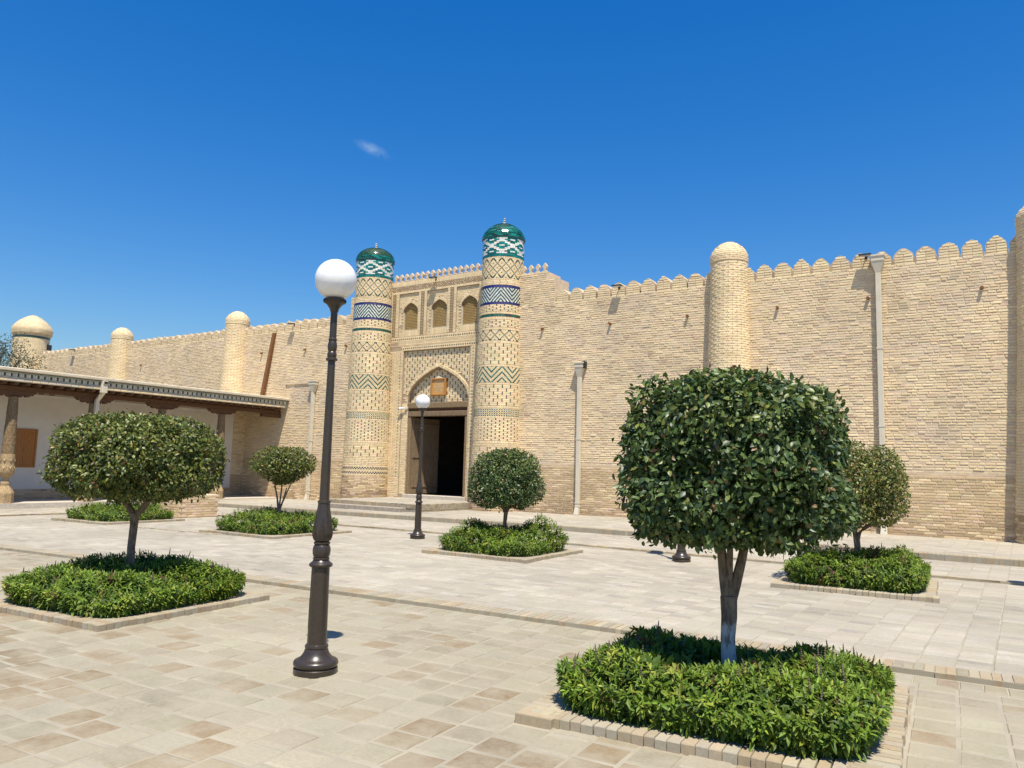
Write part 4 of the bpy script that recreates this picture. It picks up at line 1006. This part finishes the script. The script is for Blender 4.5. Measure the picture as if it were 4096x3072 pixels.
lamp(l1,'nearest black lamp post with white globe, standing on the paving left of centre')
lamp((-10.80,12.74,gz(-10.8,12.74)),'smaller globe lamp post standing in front of the gate door',.955)
lamp((-5.05,13.07,.04),'lamp post whose globe hides behind the big tree crown',.97)
lamp((.76,13.3,.04),'lamp post just outside the right edge, casting its globe shadow into view',.97)

# ------------------------------------------------------------------ leaves
def leaf_tmpl(detail):
    if detail:
        st=[(0,.06,0),(.30,.46,.0),(.66,.40,-.02),(1,.03,-.12)]; V=[];Q=[]
        for y,w,z in st: V+=[(-w,y,z+.14*w*2*.5),(0,y,z),(w,y,z+.14*w*2*.5)]
        for k in range(3): a=3*k; Q+=[(a,a+1,a+4,a+3),(a+1,a+2,a+5,a+4)]
    else:
        V=[(0,0,0),(-.5,.48,.06),(0,1,-.1),(.5,.48,.06),(0,.5,-.02)]; Q=[(0,4,2,1),(0,3,2,4)]
    return np.array(V,float),np.array(Q,int)
_leafmesh={}
def leaf_objs(P,Y,Nn,Ln,Wd,C,name,mat1,parent):
    if mat1.name not in _leafmesh:
        V,Q=leaf_tmpl(True); me=quad_mesh('leaf_piece',V,Q,smooth=True); me.materials.append(mat1); _leafmesh[mat1.name]=me
    wi=world_inv(parent)
    for p,y,n,l,w,c in zip(P,Y,Nn,Ln,Wd,C):
        x=np.cross(y,n); ob=bpy.data.objects.new(name,_leafmesh[mat1.name]); COL.objects.link(ob); ob.parent=parent; ob.color=(*c,1)
        ob.matrix_basis=wi@Matrix([[x[a]*w,y[a]*l,n[a]*l,p[a]] for a in range(3)]+[[0,0,0,1]])
def leaves(P,Y,Nn,Ln,Wd,C,name,stuff,m,m1,parent,ns,detail):
    "P positions, Y leaf axis, Nn leaf normal (all k x 3)"
    nrm=lambda a:a/np.maximum(1e-6,np.linalg.norm(a,axis=1))[:,None]
    Y=nrm(Y); Nn=nrm(Nn-np.einsum('ij,ij->i',Nn,Y)[:,None]*Y); X=np.cross(Y,Nn)
    sel=np.zeros(len(P),bool)
    if ns:
        cc=(P-CAM)@RC; dep=-cc[:,2]; u=512+FPX*cc[:,0]/dep; v=384-FPX*cc[:,1]/dep
        ok=(u>0)&(u<1024)&(v>0)&(v<768); sc=np.where(ok,Ln/dep*np.abs(np.einsum('ij,ij->i',Nn,(CAM-P)/np.linalg.norm(CAM-P,axis=1)[:,None])),-1)
        i=np.argsort(-sc)[:ns]; sel[i[sc[i]>0]]=True; leaf_objs(P[sel],Y[sel],Nn[sel],Ln[sel],Wd[sel],C[sel],name,m1,parent)
    r=~sel; TV,TQ=leaf_tmpl(detail); k=r.sum(); nv=len(TV)
    Vw=P[r][:,None]+TV[None,:,0:1]*(X[r]*Wd[r][:,None])[:,None]+TV[None,:,1:2]*(Y[r]*Ln[r][:,None])[:,None]+TV[None,:,2:3]*(Nn[r]*Ln[r][:,None])[:,None]
    Q=(TQ[None]+np.arange(k)[:,None,None]*nv).reshape(-1,4)
    me=quad_mesh(stuff,Vw.reshape(-1,3),Q,np.repeat(C[r],nv,0),smooth=True); o=put(stuff,me,m,parent); o['kind']='stuff'; return o
def n3(P,s,o=0): return np.array([noise.noise(Vector((p[0]*s+o,p[1]*s,p[2]*s))) for p in P])
def palette(k,cols,pr):
    c=np.array(cols)[rng.choice(len(cols),k,p=np.array(pr)/sum(pr))]; return c*rng.uniform(.8,1.2,(k,1))*rng.uniform(.94,1.06,(k,3))
def tree(loc,trunk,limbs,crown,half,ex,k,label,cols,pr,leafl,ns,detail,zwash,bot=1.0,seed=1,taper=.05,noisea=.06):
    """crown: centre; half: (hx,hy,hz); ex: superellipsoid exponents (horizontal, vertical)"""
    global rng; rng=np.random.default_rng(seed)
    T=empty('clipped_tree',loc,label,'tree','clipped trees in planting beds')
    bark=barkmat('bark_%d'%seed,zwash)
    tr=G(); tr.tube([(loc[0]+a,loc[1]+b_,loc[2]+c) for a,b_,c,r in trunk],[r for *_,r in trunk],12); to=tr.obj('trunk',bark,T,smooth=True)
    for L_ in limbs:
        g=G(); g.tube([(loc[0]+a,loc[1]+b_,loc[2]+c) for a,b_,c,r in L_],[r for *_,r in L_],9); g.obj('branch',bark,to,smooth=True)
    C0=np.array(crown); H=np.array(half)
    d=rng.normal(size=(k,3)); d/=np.linalg.norm(d,axis=1)[:,None]
    # stretch sampling to flat tops
    q=np.abs(d); s=(q[:,0]**ex[0]+q[:,1]**ex[0])**(ex[1]/ex[0])+q[:,2]**ex[1]; rad=s**(-1/ex[1]); S=d*rad[:,None]
    if bot!=1.0: S[:,:2]*=np.where(S[:,2]<0,1-(1-bot)*np.minimum(1,-S[:,2])**1.1,1)[:,None]
    S[:,:2]*=(1-taper*S[:,2])[:,None]
    W_=S*H*(1+.05*n3(S*1.0,1.6,seed*5.1))[:,None]; nn=n3(W_+C0,3.4,seed*9.7); nb=n3(W_+C0,9.,seed*3.3)
    depth=rng.exponential(.055,k); depth=np.minimum(depth,.28)+np.where(nn<-.18,.07,0); stray=rng.uniform(size=k)<.012; depth[stray]=-rng.uniform(.02,.07,stray.sum())
    sc=1+noisea*nn+.03*nb-depth/np.linalg.norm(W_,axis=1); P=C0+W_*sc[:,None]
    keep=(rng.uniform(size=k)<np.where(nb<-.25,.45,1.0)); P=P[keep]; S2=S[keep]; depth=depth[keep]; kk=len(P)
    out=np.sign(S2)*np.abs(S2)**(ex[1]-1)/H; out/=np.linalg.norm(out,axis=1)[:,None]
    Nn=out*.9+rng.normal(0,.55,(kk,3))+np.array([0,0,.35]); Y=rng.normal(0,.7,(kk,3))+out*.35+np.array([0,0,-.45])
    Ln=leafl*rng.uniform(.7,1.25,kk); Wd=Ln*rng.uniform(.5,.66,kk)
    inn=rng.uniform(size=kk)<.30; P[inn]=C0+(P[inn]-C0)*rng.uniform(.62,.86,(inn.sum(),1)); Ln[inn]*=1.4; Wd[inn]*=1.7
    C=palette(kk,cols,pr); young=(S2[:,2]>.35)&(depth<.05)&(rng.uniform(size=kk)<.30); C[young]=C[young]*.5+np.array((.10,.115,.018))
    leaves(P,Y,Nn,Ln,Wd,C,'leaf','foliage',M['leaf'],M['leaf1'],T,ns,detail)
    # inner twigs
    g=G()
    for j in range(26):
        dd=rng.normal(size=3); dd/=np.linalg.norm(dd); e=C0+dd*H*.85; st=np.array([loc[0],loc[1],C0[2]-H[2]*.75]); mid=(st+e)/2+rng.normal(0,.05,3); g.tube([st,mid,e],[.014,.009,.004],5)
    g.obj('twigs',bark,T)
    return T
DK=[(.036,.066,.020),(.056,.095,.026),(.080,.130,.032),(.115,.165,.042),(.19,.21,.05),(.19,.12,.05)]
OL=[(.054,.078,.018),(.085,.115,.022),(.12,.148,.026),(.165,.182,.034),(.24,.22,.05),(.20,.12,.04)]
# big tree in the right foreground
nb_c=np.array((-1.755,5.453)); lb_c=np.array((-8.26,4.90)); cb_c=np.array((-7.95,11.83)); rb_c=np.array((-2.05,12.17)); b2_c=np.array((-13.88,11.58)); b5_c=np.array((-19.35,11.1))
tree((nb_c[0],nb_c[1],0),[(.0,.0,.0,.062),(.0,.0,.25,.052),(-.01,.0,.45,.050),(.0,.0,.60,.055),(-.005,.005,.74,.058)],
     [[(-.01,.0,.70,.042),(-.03,-.01,.85,.036),(-.045,-.01,1.02,.034),(-.09,-.02,1.3,.028),(-.2,.0,1.7,.015)],[(.0,.01,.68,.042),(.035,.03,.82,.038),(.075,.05,1.0,.033),(.13,.08,1.3,.026),(.25,.12,1.7,.014)],[(.0,0,.70,.03),(.0,.0,.85,.026),(.02,-.04,1.05,.022),(.05,-.1,1.4,.014)]],
     (nb_c[0]+.035,nb_c[1]+.03,1.70),(.70,.70,.585),(3.6,4.6),35000,'biggest clipped tree, dark green rounded crown, in the right foreground bed',DK,(3,4,4,2.2,.5,.35),.049,300,True,.56,seed=11,taper=.09)
tree((lb_c[0],lb_c[1],0),[(0,0,0,.05),(.0,0,.35,.043),(-.02,0,.6,.041),(.0,0,.85,.042),(0,0,.98,.05)],
     [[(0,0,.95,.04),(-.10,-.03,1.06,.034),(-.24,-.05,1.16,.028),(-.5,-.05,1.4,.014)],[(0,0,.95,.04),(.10,.04,1.05,.034),(.2,.08,1.2,.026),(.45,.1,1.5,.012)]],
     (lb_c[0]-.02,lb_c[1],1.60),(.80,.80,.465),(2.9,3.3),28000,'wide flat-topped clipped tree in the left foreground bed',OL,(2.5,4,4,2.5,.9,.6),.043,300,True,.30,seed=12)
tree((cb_c[0],cb_c[1],gz(*cb_c)),[(0,0,0,.045),(.01,0,.3,.036),(-.01,0,.55,.034),(.01,0,.75,.04)],[[(0,0,.72,.03),(-.1,0,.9,.025),(-.3,.05,1.3,.012)],[(0,0,.72,.03),(.1,.05,.9,.025),(.3,.05,1.3,.012)]],
     (cb_c[0],cb_c[1],1.39),(.64,.64,.53),(2.4,3.4),17000,'dome-shaped clipped tree in the bed before the right gate tower',DK,(3,4,4,2.5,.7,.5),.047,200,False,.32,seed=13,taper=.13)
tree((rb_c[0]+.0,rb_c[1],.04),[(0,0,0,.05),(0,0,.3,.044),(.01,0,.55,.044),(.0,0,.66,.045)],[[(0,0,.62,.036),(-.03,0,.8,.032),(-.16,0,.95,.026),(-.4,0,1.3,.012)],[(0,0,.60,.036),(.03,0,.74,.032),(.10,0,.82,.028),(.22,.0,.90,.024),(.5,.0,1.2,.012)],[(-.02,0,.75,.025),(.02,0,.9,.02),(.1,.1,1.3,.01)]],
     (rb_c[0]-.08,rb_c[1],1.49),(.75,.73,.60),(2.7,3.1),17000,'yellowish clipped tree half hidden behind the biggest tree',OL,(1.6,3,4,3.5,2.2,1.3),.046,250,False,.42,seed=14)
tree((b2_c[0],b2_c[1],gz(*b2_c)),[(0,0,0,.04),(0,0,.30,.034),(.0,0,.46,.034)],[[(0,0,.44,.026),(-.06,0,.75,.02),(-.17,0,1.05,.017),(-.3,0,1.4,.01)],[(0,0,.44,.024),(.02,.02,.8,.018),(.03,.04,1.15,.015),(.05,.05,1.5,.01)],[(.0,0,.44,.024),(.10,0,.65,.02),(.24,0,.9,.016),(.42,.0,1.2,.01)],[(0,0,.46,.02),(.07,.05,.72,.016),(.16,.06,1.0,.012)]],
     (b2_c[0]+.08,b2_c[1],1.51),(.68,.66,.40),(2.5,3.0),8500,'vase-shaped small tree on several thin stems, left of the near lamp post',OL,(2.5,4,3.5,2.5,1.2,.9),.054,100,False,.1,bot=.42,seed=15,noisea=.10)
tree((b5_c[0]-.1,b5_c[1],gz(*b5_c)),[(0,0,0,.04),(0,0,.5,.034),(.0,0,.8,.034)],[[(0,0,.75,.026),(-.1,0,1.0,.02),(-.25,0,1.3,.01)],[(0,0,.75,.026),(.1,0,1.0,.02),(.25,0,1.3,.01)]],
     (b5_c[0]-.1,b5_c[1],1.42),(.62,.62,.48),(2.3,2.6),3500,'small clipped tree standing hidden behind the wide left tree',OL,(2.5,4,3.5,2.5,1,.6),.065,0,False,.3,seed=16)
# loose background tree at the far left edge
rng=np.random.default_rng(21)
BT=empty('background_tree',(-43,17.5,0),'loose grey-green tree cut by the left edge before the corner dome','tree')
g=G(); g.tube([(-43,17.5,-.4),(-43.1,17.4,3),(-42.9,17.6,6)],[.25,.2,.1],10); g.obj('trunk',barkmat('bark_bg',-1),BT,smooth=True)
g=G()
for j in range(30):
    a=rng.uniform(0,6.28); r=rng.uniform(.5,2.2); z0=rng.uniform(2.5,5.5); g.tube([(-43,17.5,z0),(-43+r*.5*math.cos(a),17.5+r*.5*math.sin(a),z0+.7),(-43+r*math.cos(a),17.5+r*math.sin(a),z0+rng.uniform(.8,2.2))],[.05,.03,.01],5)
g.obj('branches',bpy.data.materials['bark_bg'],BT)
k=9000; cl=rng.normal(0,1,(90,3)); cl/=np.linalg.norm(cl,axis=1)[:,None]; cl=cl*np.array((2.3,2.3,2.2))*rng.uniform(.35,1,(90,1)); cl=cl+np.array((-43,17.5,5.6))
P=cl[rng.integers(0,90,k)]+rng.normal(0,.26,(k,3)); Ln=rng.uniform(.09,.15,k)
leaves(P,rng.normal(0,1,(k,3)),rng.normal(0,1,(k,3)),Ln,Ln*.35,palette(k,[(.05,.07,.04),(.075,.095,.05),(.11,.12,.07)],(3,3,1)),'leaf','foliage',M['leaf'],M['leaf1'],BT,0,False)

# ------------------------------------------------------------------ planting beds
def bed(c,size,rot,z,label,k,lh,hgt,ns,detail,seed,clumps=(),cols=None,spikes=40,kb=True):
    """square bed edged with bricks; mound of leafy shoots"""
    global rng; rng=np.random.default_rng(seed); random.seed(seed)
    B=empty('planting_bed',(c[0],c[1],z),label,'planting bed','square planting beds on the plaza')
    ca,sa=math.cos(rot),math.sin(rot); R2=np.array([[ca,-sa],[sa,ca]]); h=size/2
    crn=[np.array(c)+R2@np.array(p) for p in ((-h,-h),(h,-h),(h,h),(-h,h))]
    for i in range(4): kerb(B,crn[i],crn[(i+1)%4],z+.062,.085,.25,.078,KP+[(.34,.295,.22)],80 if kb else 0,.005)
    s=h-.24; g=G(); g.add([(*(np.array(c)+R2@np.array(p)),z+.05) for p in ((-s,-s),(s,-s),(s,s),(-s,s))],[(0,1,2,3)]); g.obj('soil',M['soil'],B)
    a=h-.13; per=7; ks=k//per
    # sample shoots over top and sides
    area_top=4*a*a; area_side=8*a*hgt; top=rng.uniform(size=ks)<area_top/(area_top+area_side)
    x=rng.uniform(-1,1,ks); y=rng.uniform(-1,1,ks); w=np.ones(ks)
    side=rng.integers(0,4,ks); t_=rng.uniform(-1,1,ks); zz=rng.uniform(.12,1,ks)
    X=np.where(top,x,np.where(side==0,-1,np.where(side==1,1,t_))); Yv=np.where(top,y,np.where(side==2,-1,np.where(side==3,1,t_))); Z=np.where(top,1.0,zz)
    # round the corners and the shoulders
    p=5.5; rr=(np.abs(X)**p+np.abs(Yv)**p)**(1/p); f=np.where(rr>1,1/rr,1); X*=f; Yv*=f; rr=np.minimum(1,(np.abs(X)**p+np.abs(Yv)**p)**(1/p))
    topz=(1-np.maximum(0,(rr-.60)/.40)**2.4*.34)
    Z=np.where(top,topz,Z*.70)
    bul=np.where(top,1-.02*(rr>.9),.90+.15*np.sin(Z/.70*1.9))
    lx,ly=X*a*bul,Yv*a*bul; nx=np.stack([lx*2.1+seed,ly*2.1,np.zeros(ks)],1)
    und=np.array([noise.noise(Vector(q)) for q in nx]); hh=hgt*(1+.24*und)
    for (cx_,cy_,r_,dh) in clumps: hh=hh+dh*np.exp(-((lx-cx_)**2+(ly-cy_)**2)/(2*r_*r_))
    lz=Z*hh; rad2=np.stack([X,Yv],1); wgt=rr**6
    Nrm=np.stack([X*wgt*1.4,Yv*wgt*1.4,np.where(top,1-.75*wgt,.12)],1); Nrm/=np.linalg.norm(Nrm,axis=1)[:,None]
    inner=rng.exponential(.03,ks); pos=np.stack([lx,ly,lz],1)-Nrm*np.minimum(inner,.12)[:,None]
    pos[:,2]=np.maximum(pos[:,2],.06)
    G_=Nrm*.75+np.array([0,0,.55])+rng.normal(0,.22,(ks,3)); G_/=np.linalg.norm(G_,axis=1)[:,None]
    PP=[];YY=[];NN=[];LL=[];CC=[]
    cols=cols or [(.145,.225,.022),(.195,.285,.03),(.10,.17,.02),(.27,.315,.04),(.06,.11,.017),(.15,.085,.035)]
    patch=np.array([noise.noise(Vector((q[0]*1.3+5,q[1]*1.3,seed))) for q in nx])
    base=palette(ks,cols,(4,4,3,1.6,2,.35)); base*= (1+.25*patch)[:,None]
    u1=np.cross(G_,np.array([.3,.5,.81])); u1/=np.linalg.norm(u1,axis=1)[:,None]; u2=np.cross(G_,u1)
    for j in range(per):
        an=j*2.4+rng.uniform(0,.6,ks); lvl=j/per
        rad=u1*np.cos(an)[:,None]+u2*np.sin(an)[:,None]
        yv=rad*(.45+.75*lvl)+G_*(.9-1.0*lvl)+np.array([0,0,-.35*lvl-.10])+rng.normal(0,.12,(ks,3))
        nv=G_*(.75)+np.array([0,0,.45])-rad*.25+rng.normal(0,.2,(ks,3))
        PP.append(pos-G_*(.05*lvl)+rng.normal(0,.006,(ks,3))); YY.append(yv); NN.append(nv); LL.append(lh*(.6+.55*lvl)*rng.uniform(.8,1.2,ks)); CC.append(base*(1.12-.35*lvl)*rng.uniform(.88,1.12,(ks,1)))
    fi=rng.uniform(size=ks)<.55; kf=int(fi.sum()); shr=rng.uniform(.80,.93,(kf,1))*np.array([[1,1,.9]])
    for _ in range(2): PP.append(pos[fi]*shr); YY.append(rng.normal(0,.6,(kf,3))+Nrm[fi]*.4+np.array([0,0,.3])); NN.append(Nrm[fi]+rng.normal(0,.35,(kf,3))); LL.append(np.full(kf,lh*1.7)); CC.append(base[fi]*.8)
    P=np.concatenate(PP);Y=np.concatenate(YY);Nn=np.concatenate(NN);Ln=np.concatenate(LL);C=np.concatenate(CC)
    RR=np.eye(3); RR[:2,:2]=R2; P=P@RR.T+np.array([c[0],c[1],z]); Y=Y@RR.T; Nn=Nn@RR.T
    wr=rng.uniform(.27,.38,len(Ln)); wr[-2*kf:]*=1.5
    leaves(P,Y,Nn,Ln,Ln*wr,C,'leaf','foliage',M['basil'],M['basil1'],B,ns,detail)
    # flower spikes
    V=[];F=[]; g=G(); ii=rng.choice(np.where(top)[0],min(spikes,int(top.sum())),replace=False)
    for i in ii:
        q=RR@pos[i]+np.array([c[0],c[1],z]); hs_=rng.uniform(.05,.11); tip=q+np.array([rng.normal(0,.012),rng.normal(0,.012),hs_]); g.tube([q,q*.6+tip*.4,tip],[.0035,.006,.002],5)
        for m_ in range(4): zc=q+(tip-q)*(.35+.16*m_); g.tube([zc-np.array([0,0,.006]),zc,zc+np.array([0,0,.006])],[.002,.010-.0015*m_,.002],5)
    if len(ii): o=g.obj('flower_spikes',M['spike'],B); o['kind']='stuff'
    return B
M['spike']=plain('purple_brown_spikes',(.07,.05,.035),.8,fine=60,col2=(.15,.11,.075),bst=0)
bed(nb_c,2.16,math.radians(5.0),0,'nearest leafy bed with brick edging, under the biggest tree',22000,.068,.41,300,True,31,clumps=((0,.1,.38,-.19),(.62,-.1,.35,.06),(0,.95,.5,-.14),(-.9,.4,.4,-.06)),spikes=55)
bed(lb_c,2.10,math.radians(5.5),0,'leafy bed with brick edging under the wide flat-topped left tree',18500,.066,.41,300,True,32,clumps=((-.6,.1,.35,.08),(.4,.6,.3,.05)),spikes=50)
bed(cb_c,2.1,math.radians(1.3),gz(*cb_c),'leafy bed with a tall clump on its right, before the gate tower',9500,.072,.43,200,False,33,clumps=((.62,.45,.26,.30),(-.65,-.1,.3,.12)),spikes=18)
bed(rb_c,2.0,math.radians(4.0),.04,'leafy bed at the right under the yellowish tree',10500,.072,.47,250,False,34,clumps=((.55,.35,.3,.10),),spikes=14)
bed(b2_c,2.25,math.radians(1.0),gz(*b2_c),'leafy bed under the vase-shaped small tree',9000,.074,.45,120,False,35,clumps=((-.7,0,.25,.10),),spikes=40)
bed(b5_c,2.2,math.radians(2.0),gz(*b5_c),'far leafy bed in front of the colonnade',6500,.08,.40,0,False,36,spikes=40)
print('objects',len(bpy.data.objects))
